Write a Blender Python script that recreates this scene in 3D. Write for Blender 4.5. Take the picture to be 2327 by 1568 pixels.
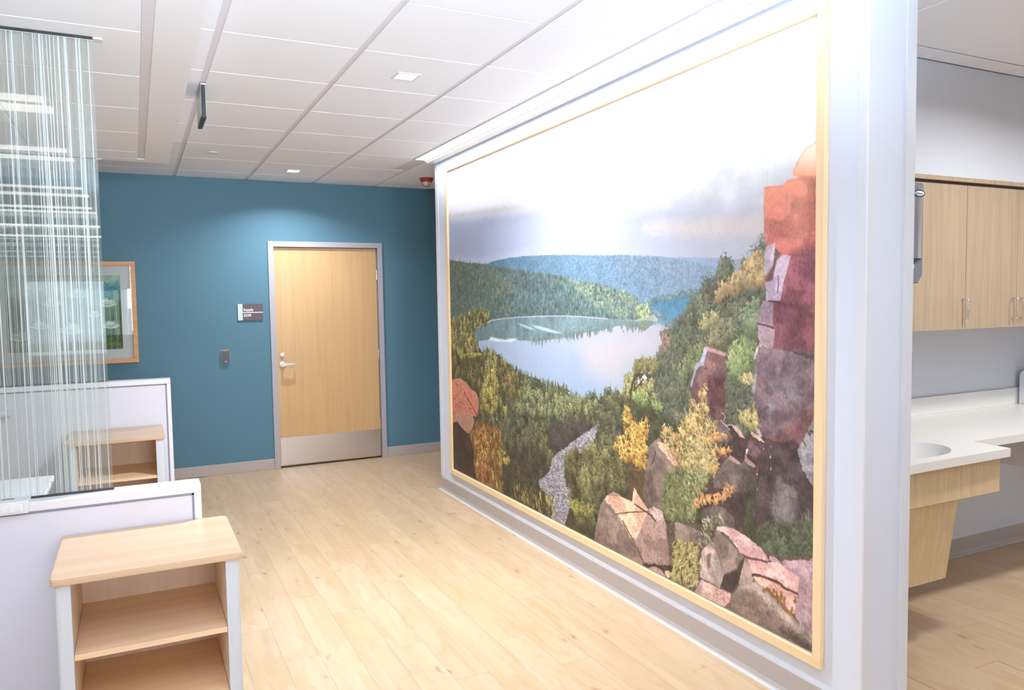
import bpy, bmesh, math, random
import numpy as np
from mathutils import Vector, Matrix

random.seed(5)
SC = bpy.context.scene
COL = SC.collection
for o in list(bpy.data.objects): bpy.data.objects.remove(o, do_unlink=True)

# ================================================================ camera
cam = bpy.data.cameras.new('camera'); camo = bpy.data.objects.new('camera', cam); COL.objects.link(camo)
cam.sensor_width = 36.0; cam.lens = 26.891; cam.clip_start = .05; cam.clip_end = 200
YAW, PITCH, ROLL = .4571, .0608, -.0157
fw = Vector((math.sin(YAW)*math.cos(PITCH), math.cos(YAW)*math.cos(PITCH), -math.sin(PITCH)))
rt = fw.cross(Vector((0, 0, 1))).normalized(); up = rt.cross(fw)
r2 = rt*math.cos(ROLL)+up*math.sin(ROLL); u2 = -rt*math.sin(ROLL)+up*math.cos(ROLL)
m = Matrix((r2, u2, -fw)).transposed().to_4x4(); m.translation = Vector((-1.1425, -7.4986, 1.5916))
camo.matrix_world = m
SC.camera = camo

# ================================================================ world, view, lamps
SC.view_settings.view_transform = 'Standard'; SC.view_settings.look = 'None'
SC.view_settings.gamma = 1; SC.view_settings.use_curve_mapping = False
SC.view_settings.exposure = 0.06
SC.cycles.max_bounces = 8; SC.cycles.diffuse_bounces = 5; SC.cycles.glossy_bounces = 4
SC.cycles.transparent_max_bounces = 24; SC.cycles.transmission_bounces = 6
SC.cycles.caustics_reflective = False; SC.cycles.caustics_refractive = False
SC.cycles.sample_clamp_indirect = 6
w = bpy.data.worlds.new('daylight'); SC.world = w; w.use_nodes = True
bg = w.node_tree.nodes['Background']; bg.inputs[0].default_value = (.62, .78, 1, 1); bg.inputs[1].default_value = 1.6

def area(name, loc, size, power, col=(1, 1, 1), aim=(0, 0, -1), size_y=None, spread=180):
    l = bpy.data.lights.new(name, 'AREA'); l.energy = power; l.color = col
    l.shape = 'RECTANGLE'; l.size = size; l.size_y = size_y or size; l.spread = math.radians(spread)
    o = bpy.data.objects.new(name, l); COL.objects.link(o); o.location = loc
    o.rotation_euler = Vector(aim).to_track_quat('-Z', 'Y').to_euler(); return o
HC = 2.726; ZS = 2.575; XM = 1.13
# strength and colour of each group of lamps
P = {
    'win': (0.28, (0.8, 0.9, 1)),
    'fill': (0.38, (0.93, 0.95, 1)),
    'up': (2.9, (0.64, 0.83, 1)),
    'bay': (0.12, (0.85, 0.92, 1)),
    'hall': (0.1, (1, 1, 1)),
    'down': (3.1, (0.86, 0.93, 1)),
    'near': (0.1, (0.85, 0.92, 1)),
    'wash': (0.45, (0.85, 0.92, 1)),
    'alc': (1.15, (1, 1, 1)),
    'lum': (1.15, (1, 1, 1)),
    'strip': (0.62, (1, 1, 1)),
}

area('window_daylight', (-1.5, -15.6, 1.45), 2.6, 100*P['win'][0], P['win'][1], (0, 1, .0), 1.35)
area('window_daylight', (.9, -15.6, 1.45), 2.2, 100*P['win'][0], P['win'][1], (0, 1, .0), 1.35)
area('window_daylight', (3.7, -15.6, 1.45), 2.2, 100*P['win'][0], P['win'][1], (0, 1, .0), 1.35)
area('bay_fill', (-7.4, -8.0, 1.45), 8, 100*P['bay'][0], P['bay'][1], (1, 0, 0), 1.35)  # added side light for the bays, set outside unseen left windows
for y in (-8.3, -11.5): area('hall_fill', (0.1, y, HC-.05), 1.2, 50*P['hall'][0], P['hall'][1], size_y=1.2)  # added lamps without fixtures, brightening the hall behind the camera
for y, p in ((-3.715, 20), (-.64, 8)):
    area('downlight_beam', (.142, y, HC-.006), .09, p*P['down'][0], P['down'][1], spread=140)
area('soft_fill', (-.15, -9.8, 1.75), 2.1, 25*P['fill'][0], P['fill'][1], (-.04, 1, .02), 1.4, spread=34)  # added fill behind the camera, placed clear of the glass reflections
area('ceiling_fill', (-.9, -8.1, 1.7), .7, 90*P['up'][0], P['up'][1], (.0, .6, 1), spread=122)  # added unseen lamp aimed upwards to brighten the ceiling
area('corridor_beam', (-.35, -6.4, HC-.03), .12, 20*P['near'][0], P['near'][1], spread=150)
area('wall_wash', (.98, -3.5, HC-.012), .08, 40*P['wash'][0], P['wash'][1], size_y=3.9).rotation_euler = (0, math.radians(-12), 0)
area('alcove_beam', (2.55, -5.95, HC-.03), .14, 20*P['alc'][0], P['alc'][1], spread=160)
area('alcove_beam', (3.95, -5.95, HC-.03), .14, 16*P['alc'][0], P['alc'][1], spread=160)

# ================================================================ helpers
def lin(c):
    return tuple(((v/255)/12.92 if v/255 <= .04045 else ((v/255+.055)/1.055)**2.4) for v in c)+(1,)

def mat(name, col, rough=.5, metal=0, spec=.5, emit=None, estr=0, coat=0):
    m = bpy.data.materials.new(name); m.use_nodes = True; b = m.node_tree.nodes['Principled BSDF']
    b.inputs['Base Color'].default_value = lin(col); b.inputs['Roughness'].default_value = rough
    b.inputs['Metallic'].default_value = metal; b.inputs['Specular IOR Level'].default_value = spec
    b.inputs['Coat Weight'].default_value = coat
    if emit: b.inputs['Emission Color'].default_value = lin(emit); b.inputs['Emission Strength'].default_value = estr
    return m

def N(m, t, **kw):
    n = m.node_tree.nodes.new(t)
    for k, v in kw.items(): setattr(n, k, v)
    return n
def L(m, a, b): m.node_tree.links.new(a, b)

def speckle(m, amount=.04, scale=260, bump=.0, dist=.001):
    """fine roller / orange-peel variation"""
    b = m.node_tree.nodes['Principled BSDF']; base = tuple(b.inputs['Base Color'].default_value)
    tc = N(m, 'ShaderNodeTexCoord'); ns = N(m, 'ShaderNodeTexNoise'); ns.inputs['Scale'].default_value = scale
    ns.inputs['Detail'].default_value = 3
    L(m, tc.outputs['Object'], ns.inputs['Vector'])
    mx = N(m, 'ShaderNodeMixRGB', blend_type='MIX')
    mx.inputs[1].default_value = tuple(v*(1-amount) for v in base[:3])+(1,); mx.inputs[2].default_value = tuple(min(v*(1+amount), 1) for v in base[:3])+(1,)
    L(m, ns.outputs['Fac'], mx.inputs[0]); L(m, mx.outputs[0], b.inputs['Base Color'])
    if bump:
        bp = N(m, 'ShaderNodeBump'); bp.inputs['Strength'].default_value = bump; bp.inputs['Distance'].default_value = dist
        L(m, ns.outputs['Fac'], bp.inputs['Height']); L(m, bp.outputs[0], b.inputs['Normal'])
    return m

def wood(name, c1, c2, axis='Z', rough=.4, scale=9, stretch=22, c3=None, knots=False, rnd=.0, spec=.5, fine=.5, coord='Object'):
    """straight grained wood or wood print; the grain runs along the given axis"""
    m = mat(name, c1, rough, spec=spec); b = m.node_tree.nodes['Principled BSDF']
    tc = N(m, 'ShaderNodeTexCoord'); src = tc.outputs[coord]
    oi = N(m, 'ShaderNodeObjectInfo')
    if rnd:
        ad = N(m, 'ShaderNodeVectorMath', operation='MULTIPLY_ADD'); cb = N(m, 'ShaderNodeCombineXYZ')
        for k in range(3): L(m, oi.outputs['Random'], cb.inputs[k])
        ad.inputs[1].default_value = (37, 53, 19); L(m, cb.outputs[0], ad.inputs[0]); L(m, src, ad.inputs[2]); src = ad.outputs[0]
    mp = N(m, 'ShaderNodeMapping'); L(m, src, mp.inputs['Vector'])
    s = [scale*stretch/6]*3; s['XYZ'.index(axis)] = scale/6; mp.inputs['Scale'].default_value = s
    n1 = N(m, 'ShaderNodeTexNoise'); n1.inputs['Scale'].default_value = 1.1; n1.inputs['Detail'].default_value = 5; n1.inputs['Distortion'].default_value = .8
    L(m, mp.outputs[0], n1.inputs['Vector'])
    n2 = N(m, 'ShaderNodeTexNoise'); n2.inputs['Scale'].default_value = 7; n2.inputs['Detail'].default_value = 3
    L(m, mp.outputs[0], n2.inputs['Vector'])
    r = N(m, 'ShaderNodeValToRGB'); r.color_ramp.elements[0].position = .32; r.color_ramp.elements[1].position = .68
    r.color_ramp.elements[0].color = lin(c2); r.color_ramp.elements[1].color = lin(c1)
    mxv = N(m, 'ShaderNodeMath', operation='MULTIPLY_ADD'); mxv.inputs[1].default_value = fine*.5
    sub = N(m, 'ShaderNodeMath', operation='SUBTRACT'); sub.inputs[1].default_value = .5
    L(m, n2.outputs['Fac'], sub.inputs[0]); L(m, sub.outputs[0], mxv.inputs[0]); L(m, n1.outputs['Fac'], mxv.inputs[2])
    L(m, mxv.outputs[0], r.inputs[0]); out = r.outputs[0]
    if c3:
        n3 = N(m, 'ShaderNodeTexNoise'); n3.inputs['Scale'].default_value = 2.4; n3.inputs['Detail'].default_value = 4; n3.inputs['Distortion'].default_value = 1.2
        mp3 = N(m, 'ShaderNodeMapping'); s3 = [6]*3; s3['XYZ'.index(axis)] = 1.5; mp3.inputs['Scale'].default_value = s3
        L(m, src, mp3.inputs['Vector']); L(m, mp3.outputs[0], n3.inputs['Vector'])
        r3 = N(m, 'ShaderNodeValToRGB'); r3.color_ramp.elements[0].position = .50; r3.color_ramp.elements[1].position = .72
        r3.color_ramp.elements[0].color = (0, 0, 0, 1); r3.color_ramp.elements[1].color = (.8, .8, .8, 1)
        L(m, n3.outputs['Fac'], r3.inputs[0]); mx = N(m, 'ShaderNodeMixRGB'); mx.inputs[2].default_value = lin(c3)
        L(m, r3.outputs[0], mx.inputs[0]); L(m, out, mx.inputs[1]); out = mx.outputs[0]
    if knots:
        vo = N(m, 'ShaderNodeTexVoronoi'); vo.inputs['Scale'].default_value = 1; vo.inputs['Randomness'].default_value = 1
        mp4 = N(m, 'ShaderNodeMapping'); s4 = [8.5]*3; s4['XYZ'.index(axis)] = 3.1; mp4.inputs['Scale'].default_value = s4
        wv = N(m, 'ShaderNodeTexNoise'); wv.inputs['Scale'].default_value = 14; wm = N(m, 'ShaderNodeVectorMath', operation='MULTIPLY_ADD')
        wm.inputs[1].default_value = (.06, .06, .06); L(m, src, wv.inputs['Vector']); L(m, wv.outputs['Color'], wm.inputs[0]); L(m, src, wm.inputs[2])
        L(m, wm.outputs[0], mp4.inputs['Vector']); L(m, mp4.outputs[0], vo.inputs['Vector'])
        r4 = N(m, 'ShaderNodeValToRGB'); e = r4.color_ramp.elements; e[0].position = .03; e[0].color = (.75, .75, .75, 1); e[1].position = .16; e[1].color = (0, 0, 0, 1)
        L(m, vo.outputs['Distance'], r4.inputs[0]); mx = N(m, 'ShaderNodeMixRGB'); mx.inputs[2].default_value = lin(knots)
        L(m, r4.outputs[0], mx.inputs[0]); L(m, out, mx.inputs[1]); out = mx.outputs[0]
    if rnd:
        hs = N(m, 'ShaderNodeHueSaturation'); mr = N(m, 'ShaderNodeMapRange'); mr.inputs['To Min'].default_value = 1-rnd; mr.inputs['To Max'].default_value = 1+rnd*.6
        L(m, oi.outputs['Random'], mr.inputs['Value']); L(m, mr.outputs[0], hs.inputs['Value']); L(m, out, hs.inputs['Color']); out = hs.outputs[0]
    L(m, out, b.inputs['Base Color']); return m

M = dict(
    teal=speckle(mat('teal wall paint', (88, 126, 144), .62, spec=.3), .06, 120, .15),
    white=speckle(mat('white wall paint', (221, 226, 240), .6, spec=.3), .015, 140),
    grey=speckle(mat('pale grey wall paint', (212, 216, 226), .65, spec=.3), .025, 120),
    ceil=speckle(mat('ceiling tile face', (242, 244, 252), .85, spec=.1), .015, 90, .1),
    tee=mat('ceiling grid reveal', (226, 222, 230), .7),
    drywall=mat('soffit paint', (240, 241, 249), .75, spec=.2),
    base=speckle(mat('vinyl base', (182, 171, 165), .55, spec=.4), .02, 160),
    bead=mat('base sealant', (196, 200, 204), .5),
    door=wood('maple door veneer', (208, 169, 121), (202, 160, 110), 'Z', .38, 5, 30, fine=.25),
    frame=mat('painted steel frame', (172, 168, 176), .42),
    steel=mat('brushed steel', (214, 208, 206), .28, 1),
    chrome=mat('satin chrome', (225, 226, 230), .2, 1),
    dark=mat('dark plastic', (44, 46, 58), .35),
    black=mat('black metal', (40, 36, 38), .4),
    frost=mat('pale green acrylic edge', (150, 165, 158), .2, spec=.8),
    maple=wood('maple moulding', (246, 219, 178), (238, 204, 156), 'Y', .35, 5, 26, fine=.3),
    maplez=wood('maple moulding upright', (246, 219, 178), (238, 204, 156), 'Z', .35, 5, 26, fine=.3),
    pic=wood('beech picture frame', (214, 158, 106), (200, 140, 88), 'X', .45, 8, 20),
    matb=mat('picture mat', (222, 222, 224), .8),
    beech=wood('beech laminate', (216, 186, 156), (206, 172, 138), 'X', .33, 4, 22, fine=.45, rnd=.02),
    beechin=wood('beech laminate inner', (246, 224, 200), (236, 210, 184), 'Z', .5, 5, 24, fine=.45),
    beechsh=wood('beech laminate shelf', (246, 214, 176), (236, 200, 160), 'X', .45, 5, 24, fine=.35),
    lam=mat('white laminate', (234, 234, 240), .4),
    lamp=speckle(mat('partition panel', (222, 222, 234), .5), .01, 200),
    legs=mat('silver grey edging', (212, 216, 224), .4),
    groove=mat('groove', (132, 128, 146), .6),
    oak=wood('rift oak laminate', (184, 164, 138), (170, 148, 122), 'Z', .5, 7, 34, fine=.8, rnd=.02),
    oakd=wood('rift oak apron', (216, 190, 152), (202, 174, 134), 'Z', .5, 7, 34, fine=.8),
    counter=speckle(mat('white solid surface', (232, 231, 228), .3), .01, 300),
    red=mat('red alarm plastic', (176, 52, 44), .35),
    lens=mat('clear lens', (226, 220, 220), .1, spec=.9),
    glow=mat('luminous diffuser', (255, 255, 255), .5, emit=(255, 250, 244), estr=5*P['lum'][0]*5/5),
    glowb=mat('luminous strip diffuser', (255, 255, 255), .5, emit=(248, 250, 255), estr=4*P['strip'][0]),
    trim=mat('white metal trim', (226, 226, 230), .45),
    cover=mat('grey white cover panel', (214, 216, 224), .45),
    guard=mat('vinyl corner guard', (222, 224, 232), .45),
    sign=mat('sign plate brown', (92, 76, 84), .5), signg=mat('sign strip pale green', (196, 212, 206), .5), ink=mat('sign lettering white', (240, 240, 240), .5),
    grill=mat('blue grey baffle', (108, 118, 136), .6),
    putty=mat('dispenser grey', (112, 116, 126), .45), ring=mat('navy oval', (34, 44, 92), .4),
    paper=mat('white paper', (226, 230, 236), .7), biohaz=mat('red brown disc', (146, 66, 38), .6),
)
# floor print
M['plank'] = wood('maple floor plank', (203, 177, 146), (193, 163, 128), 'Y', .36, 5, 13, c3=(188, 154, 114), knots=(158, 118, 80), rnd=.035, fine=.5, spec=.45)
M['subfloor'] = wood('maple floor print', (202, 176, 144), (192, 162, 126), 'Y', .36, 5, 13, c3=(188, 154, 114), fine=.5)

def glass_mat(name, tint, haze, streaks):
    m = bpy.data.materials.new(name); m.use_nodes = True; nt = m.node_tree; nt.nodes.clear()
    out = N(m, 'ShaderNodeOutputMaterial'); tr = N(m, 'ShaderNodeBsdfTransparent'); tr.inputs[0].default_value = tint
    df = N(m, 'ShaderNodeBsdfDiffuse'); df.inputs[0].default_value = lin((214, 220, 222)); gl = N(m, 'ShaderNodeBsdfGlossy'); gl.inputs['Roughness'].default_value = .0
    fr = N(m, 'ShaderNodeFresnel'); ge = N(m, 'ShaderNodeNewGeometry'); io = N(m, 'ShaderNodeMath', operation='MULTIPLY_ADD')
    io.inputs[1].default_value = 1/1.5-1.5; io.inputs[2].default_value = 1.5; L(m, ge.outputs['Backfacing'], io.inputs[0]); L(m, io.outputs[0], fr.inputs[0])   # same reflectance from both sides of the pane
    mul = N(m, 'ShaderNodeMath', operation='MULTIPLY'); mul.inputs[1].default_value = 1.25; mul.use_clamp = True; L(m, fr.outputs[0], mul.inputs[0])
    a = N(m, 'ShaderNodeMixShader'); b = N(m, 'ShaderNodeMixShader')
    a.inputs[0].default_value = haze
    if streaks:
        tc = N(m, 'ShaderNodeTexCoord'); mp = N(m, 'ShaderNodeMapping'); mp.inputs['Scale'].default_value = (230, 1, .35)
        ns = N(m, 'ShaderNodeTexNoise'); ns.inputs['Scale'].default_value = 1; ns.inputs['Detail'].default_value = 2
        rp = N(m, 'ShaderNodeMapRange'); rp.inputs['From Min'].default_value = .45; rp.inputs['From Max'].default_value = .72; rp.inputs['To Min'].default_value = haze; rp.inputs['To Max'].default_value = haze+streaks
        L(m, tc.outputs['Object'], mp.inputs['Vector']); L(m, mp.outputs[0], ns.inputs['Vector']); L(m, ns.outputs['Fac'], rp.inputs['Value']); L(m, rp.outputs[0], a.inputs[0])
    L(m, tr.outputs[0], a.inputs[1]); L(m, df.outputs[0], a.inputs[2]); L(m, mul.outputs[0], b.inputs[0]); L(m, a.outputs[0], b.inputs[1]); L(m, gl.outputs[0], b.inputs[2])
    L(m, b.outputs[0], out.inputs[0]); return m
M['glass'] = glass_mat('threaded glass', (.94, .97, .955, 1), .045, .11)
M['clear'] = glass_mat('clear glass', (.97, .985, .98, 1), .0, 0)
M['strand'] = mat('white glass thread', (214, 220, 220), .35, spec=.7)

def new(name, bm, mt, parent=None, smooth=False, loc=None):
    me = bpy.data.meshes.new(name); bm.to_mesh(me); bm.free()
    if mt: me.materials.append(mt)
    if smooth:
        for p in me.polygons: p.use_smooth = True
    o = bpy.data.objects.new(name, me); COL.objects.link(o)
    if parent: o.parent = parent
    if loc is not None: o.location = loc
    return o

def bx(bm, x0, x1, y0, y1, z0, z1, bev=0, seg=1):
    r = bmesh.ops.create_cube(bm, size=1)
    for v in r['verts']: v.co = Vector(((x0+x1)/2+v.co.x*(x1-x0), (y0+y1)/2+v.co.y*(y1-y0), (z0+z1)/2+v.co.z*(z1-z0)))
    if bev:
        es = list({e for v in r['verts'] for e in v.link_edges}); bmesh.ops.bevel(bm, geom=es, offset=bev, segments=seg, affect='EDGES', profile=.5)
    return bm

def box(name, x0, x1, y0, y1, z0, z1, mt, parent=None, bev=0, seg=1):
    return new(name, bx(bmesh.new(), x0, x1, y0, y1, z0, z1, bev, seg), mt, parent)

def cylm(bm, c, r, h, axis='Z', seg=32, r2=None, bev=0):
    q = bmesh.ops.create_cone(bm, cap_ends=True, segments=seg, radius1=r, radius2=r if r2 is None else r2, depth=h)
    R = {'Z': Matrix(), 'Y': Matrix.Rotation(math.pi/2, 4, 'X'), 'X': Matrix.Rotation(math.pi/2, 4, 'Y')}[axis]
    bmesh.ops.transform(bm, matrix=Matrix.Translation(c) @ R, verts=q['verts'])
    if bev:
        es = [e for e in {e for v in q['verts'] for e in v.link_edges} if e.calc_face_angle(0) > 1]
        bmesh.ops.bevel(bm, geom=es, offset=bev, segments=2, affect='EDGES')
    return bm
def cyl(name, c, r, h, axis, mt, parent=None, **k): return new(name, cylm(bmesh.new(), c, r, h, axis, **k), mt, parent)

def prism(name, pts, axis, a, b, mt, parent=None, bev=0):
    """outline pts extruded from a to b along axis"""
    bm = bmesh.new(); f = lambda p, t: {'X': (t, p[0], p[1]), 'Y': (p[0], t, p[1]), 'Z': (p[0], p[1], t)}[axis]
    v1 = [bm.verts.new(f(p, a)) for p in pts]; v2 = [bm.verts.new(f(p, b)) for p in pts]; n = len(pts)
    bm.faces.new(v1); bm.faces.new(v2[::-1])
    for i in range(n): bm.faces.new((v1[i], v2[i], v2[(i+1) % n], v1[(i+1) % n]))
    bmesh.ops.recalc_face_normals(bm, faces=bm.faces)
    if bev:
        es = [e for e in bm.edges if abs((e.verts[0].co-e.verts[1].co)['XYZ'.index(axis)]) < 1e-6]; bmesh.ops.bevel(bm, geom=es, offset=bev, segments=2, affect='EDGES')
    return new(name, bm, mt, parent)

def rrect(x0, x1, y0, y1, r, n=6, corners=(1, 1, 1, 1)):
    out = []
    for i, (cx, cy, a0) in enumerate(((x1-r, y0+r, -90), (x1-r, y1-r, 0), (x0+r, y1-r, 90), (x0+r, y0+r, 180))):
        if corners[i]:
            for k in range(n+1): a = math.radians(a0+90*k/n); out.append((cx+r*math.cos(a), cy+r*math.sin(a)))
        else: out.append(((x1, x1, x0, x0)[i], (y0, y1, y1, y0)[i]))
    return out

def tube(name, pts, r, mt, parent=None, seg=10, sub=6):
    c = bpy.data.curves.new(name, 'CURVE'); c.dimensions = '3D'; s = c.splines.new('POLY'); s.points.add(len(pts)-1)
    for p, q in zip(s.points, pts): p.co = (*q, 1)
    c.bevel_depth = r; c.bevel_resolution = seg//4; c.use_fill_caps = True
    o = bpy.data.objects.new(name, c); COL.objects.link(o)
    me = bpy.data.meshes.new_from_object(o.evaluated_get(bpy.context.evaluated_depsgraph_get())); bpy.data.objects.remove(o, do_unlink=True)
    me.materials.clear(); me.materials.append(mt); me.name = name
    for p in me.polygons: p.use_smooth = True
    o = bpy.data.objects.new(name, me); COL.objects.link(o)
    if parent: o.parent = parent
    return o

def text(name, s, size, loc, mt, parent, thick=.0006, bold=.0):
    """raised lettering on a face that looks towards -Y"""
    c = bpy.data.curves.new(name, 'FONT'); c.body = s; c.size = size; c.extrude = thick; c.offset = bold; c.resolution_u = 3
    o = bpy.data.objects.new(name, c); COL.objects.link(o)
    me = bpy.data.meshes.new_from_object(o.evaluated_get(bpy.context.evaluated_depsgraph_get())); bpy.data.objects.remove(o, do_unlink=True)
    me.materials.clear(); me.materials.append(mt); me.transform(Matrix.Translation(loc) @ Matrix.Rotation(math.pi/2, 4, 'X')); me.name = name
    o = bpy.data.objects.new(name, me); COL.objects.link(o); o.parent = parent; return o

def S(o): o['kind'] = 'structure'; return o
def struct(name, *a, **k): return S(box(name, *a, **k))
def thing(name, label, cat, loc=(0, 0, 0), group=None, kind=None):
    o = bpy.data.objects.new(name, None); COL.objects.link(o); o.location = loc; o.empty_display_size = .1
    if label: o['label'] = label; o['category'] = cat
    if group: o['group'] = group
    if kind: o['kind'] = kind
    return o
class At:
    """builds parts given in world coordinates under a thing whose origin is elsewhere"""
    def __init__(s, t): s.t = t; s.m = Matrix.Translation(-t.location)
    def __call__(s, o, label=None):
        o.data.transform(s.m) if o.data.users == 1 else None
        o.parent = s.t
        if label: o['label'] = label
        return o

# ================================================================ floor
XL, XR, YB = -6.8, 5.2, -15.0
floor = struct('floor', XL-.2, XR+.2, YB-.2, .3, -.12, -.003, M['subfloor'])
PWD, PLN = .1524, 1.2192
pm = bmesh.new(); bx(pm, -PWD/2+.0003, PWD/2-.0003, -PLN/2+.0004, PLN/2-.0004, -.003, 0, 0)
po = new('floor_plank', pm, M['plank'], floor); pme = po.data; bpy.data.objects.remove(po)
xs0 = -1.9812
offs = {}
npl = 0
for i in range(43):
    xc = xs0+PWD/2+i*PWD; off = (i*.37 % 1)*PLN+random.uniform(-.1, .1)
    y = .0-off
    while y-PLN/2 > -7.1+PLN*.5 or y > -6.6:
        yc = y+PLN/2
        y0, y1 = y, min(y+PLN, 0)
        o = bpy.data.objects.new('floor_plank', pme); COL.objects.link(o); o.parent = floor
        L0 = y1-y0
        if L0 > .05:
            o.location = (xc, (y0+y1)/2, 0); o.scale = (1, L0/PLN, 1); npl += 1
        else: bpy.data.objects.remove(o)
        y -= PLN

# ================================================================ walls
# teal end wall, in pieces around the door opening (frame outer 0..1.105, head 2.165)
WF = 1.1048; HF = 2.165
bm = bmesh.new(); bx(bm, XL, 0.02, 0, .14, 0, HC); bx(bm, WF-.02, 2.4, 0, .14, 0, HC); bx(bm, .02, WF-.02, 0, .14, HF-.02, HC)
S(new('wall_back', bm, M['teal']))
# mural wall
struct('wall_mural', XM, 1.37, -5.66, -1.49, 0, HC, M['white'])
struct('wall_corridor', 2.4, 2.54, -1.49, .14, 0, HC, M['white'])
struct('wall_passage', 1.37, 2.54, -1.63, -1.49, 0, HC, M['white'])
# alcove
struct('wall_alcove', 1.37, XR+.14, -4.60, -4.46, 0, HC, M['grey'])
struct('wall_soffit', 1.37, XR, -4.975, -4.60, 2.172, HC, M['grey'])
struct('wall_right', XR, XR+.14, YB, -4.46, 0, HC, M['grey'])
bm = bmesh.new(); bx(bm, XL-.14, XL, YB, .14, 0, .75); bx(bm, XL-.14, XL, YB, .14, 2.02, HC); bx(bm, XL-.14, XL, YB, -12, .75, 2.02); bx(bm, XL-.14, XL, -4, .14, .75, 2.02)
S(new('wall_left', bm, M['white']))
t = thing('window_4', None, None, kind='structure')  # unseen left windows, added to let the side light in
for y in (-12, -10, -8, -6, -4.05): box('window_frame', XL-.09, XL-.04, y, y+.05, .75, 2.02, M['trim'], t, .004)
box('pane', XL-.066, XL-.060, -12, -4, .75, 2.02, M['clear'], t)
# rear wall with windows towards the daylight
bm = bmesh.new(); ZW0, ZW1 = .75, 2.02
wins = [(-2.72, -.25), (-.2, 2.2), (2.6, 4.8)]
bx(bm, XL, XR, YB-.14, YB, 0, ZW0); bx(bm, XL, XR, YB-.14, YB, ZW1, HC)
px = XL
for a, b in wins: bx(bm, px, a, YB-.14, YB, ZW0, ZW1); px = b
bx(bm, px, XR, YB-.14, YB, ZW0, ZW1)
S(new('wall_rear', bm, M['white']))
for i, (a, b) in enumerate(wins):
    t = thing('window_%d' % (i+1), None, None, kind='structure')
    bm = bmesh.new()
    for q in ((a, b, ZW0, ZW0+.05), (a, b, ZW1-.05, ZW1), (a, a+.05, ZW0, ZW1), (b-.05, b, ZW0, ZW1), ((a+b)/2-.025, (a+b)/2+.025, ZW0, ZW1)):
        bx(bm, q[0], q[1], YB-.09, YB-.03, q[2], q[3], .004)
    new('window_frame', bm, M['trim'], t)
    box('pane', a+.05, b-.05, YB-.065, YB-.059, ZW0+.05, ZW1-.05, M['clear'], t)
# ground and a hedge line outdoors, seen only as reflections through the windows
lawn = struct('trim_ground', -30, 30, -60, YB-.3, -1.0, -.9, mat('lawn', (96, 122, 70), .9))

# ================================================================ ceilings
ceil = struct('ceiling', XL-.14, XR+.14, YB-.14, .14, HC+.0065, HC+.10, M['tee'])
def tile(x0, x1, y0, y1, z, parent, gx0=.014, gx1=.014, gy=.0028, th=.006):
    return box('ceiling_tile', x0+gx0, x1-gx1, y0+gy, y1-gy, z, z+th, M['ceil'], parent, .003)
cols = [-3.219, -2.6096, -2.0, -1.3904, -.7808, -.1712, .4384, 1.048, 1.6576, 2.2672, 2.4]
rows = [0, -.3764]+[-.986-.6096*k for k in range(11)]
for ii in range(len(cols)-1):
    for j in range(len(rows)-1):
        i = ii; x0, x1, y1, y0 = cols[i], cols[i+1], rows[j], rows[j+1]
        if i < 3 and y1 < -1.55: continue
        i -= 3
        if i >= 4 and y0 < -1.5:
            if y1 > -1.49 and x1 > 1.1: y0 = -1.49
            else: continue
        if i == 3 and y1 < -1.5: x1 = .927
        if i == 3 and y0 < -1.5 < y1: pass
        if i == 3 and y0 < -1.5: x1 = .927
        tile(x0, x1, y0, y1, HC, ceil, gx1=.0 if (i == 3 and x1 < 1) else .014)
# strip of tile beyond the luminaire end
# hall ceiling behind the camera and over the right-hand room
acols = [1.13, 1.745, 2.36, 2.975, 3.59, 4.205, 4.82, 5.2]
arows = [-4.975, -5.10, -5.71, -6.32, -6.93, -7.54]
for i in range(len(acols)-1):
    for j in range(len(arows)-1):
        x0, x1, y1, y0 = acols[i], acols[i+1], arows[j], arows[j+1]
        if i == 0 and y1 > -5.66: x0 = 1.37
        if i == 0 and j == 2: x0 = 1.37
        tile(x0, x1, y0, y1, HC, ceil, gx0=.004, gx1=.004, gy=.007 if j < 2 else .004)
bm = bmesh.new(); bx(bm, -.9, 5.2, YB, -7.54, HC, HC+.006); bx(bm, .927, 1.13, -7.54, -5.68, HC, HC+.006); bx(bm, XL, -3.219, -1.5, 0, HC, HC+.006)
new('ceiling_panel', bm, M['ceil'], ceil)['kind'] = 'stuff'
# dropped soffit over the bays: drywall border, linear slot, lay-in tiles
XS = -.888
sof = thing('ceiling_soffit', None, None, kind='structure')
bm = bmesh.new()
bx(bm, -1.04, XS, -15, -1.555, ZS, HC+.006)                    # border band towards the corridor
bx(bm, XL, -1.04, -1.665, -1.555, ZS, HC+.006)                 # border band towards the teal wall
new('soffit_border', bm, M['drywall'], sof)
box('slot_diffuser', -1.080, -1.040, -15, -1.665, ZS+.004, HC, M['tee'], sof)
box('soffit_backing', XL, -1.080, -15, -1.665, ZS+.0065, HC+.01, M['tee'], sof)
sc = [-1.080, -1.69, -2.30, -2.91, -3.52]
sr = [-1.665, -1.933]+[-1.933-.6096*k for k in range(1, 13)]
for i in range(4):
    for j in range(len(sr)-1):
        if i > 1 and j > 8: continue
        tile(sc[i+1], sc[i], sr[j+1], sr[j], ZS, sof, gx0=.004, gx1=.002 if i == 0 else .004)
bm = bmesh.new(); bx(bm, XL, sc[4], YB, -1.665, ZS, ZS+.012); bx(bm, sc[4], sc[0], YB, sr[-1], ZS, ZS+.012); bx(bm, sc[4], sc[2], sr[-1], sr[9], ZS, ZS+.012)
new('ceiling_panel', bm, M['ceil'], sof)['kind'] = 'stuff'
struct('trim_1', -.892, -.856, -7.4, -1.5, HC-.004, HC+.006, mat('warm ceiling angle', (222, 206, 186), .7))

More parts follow.
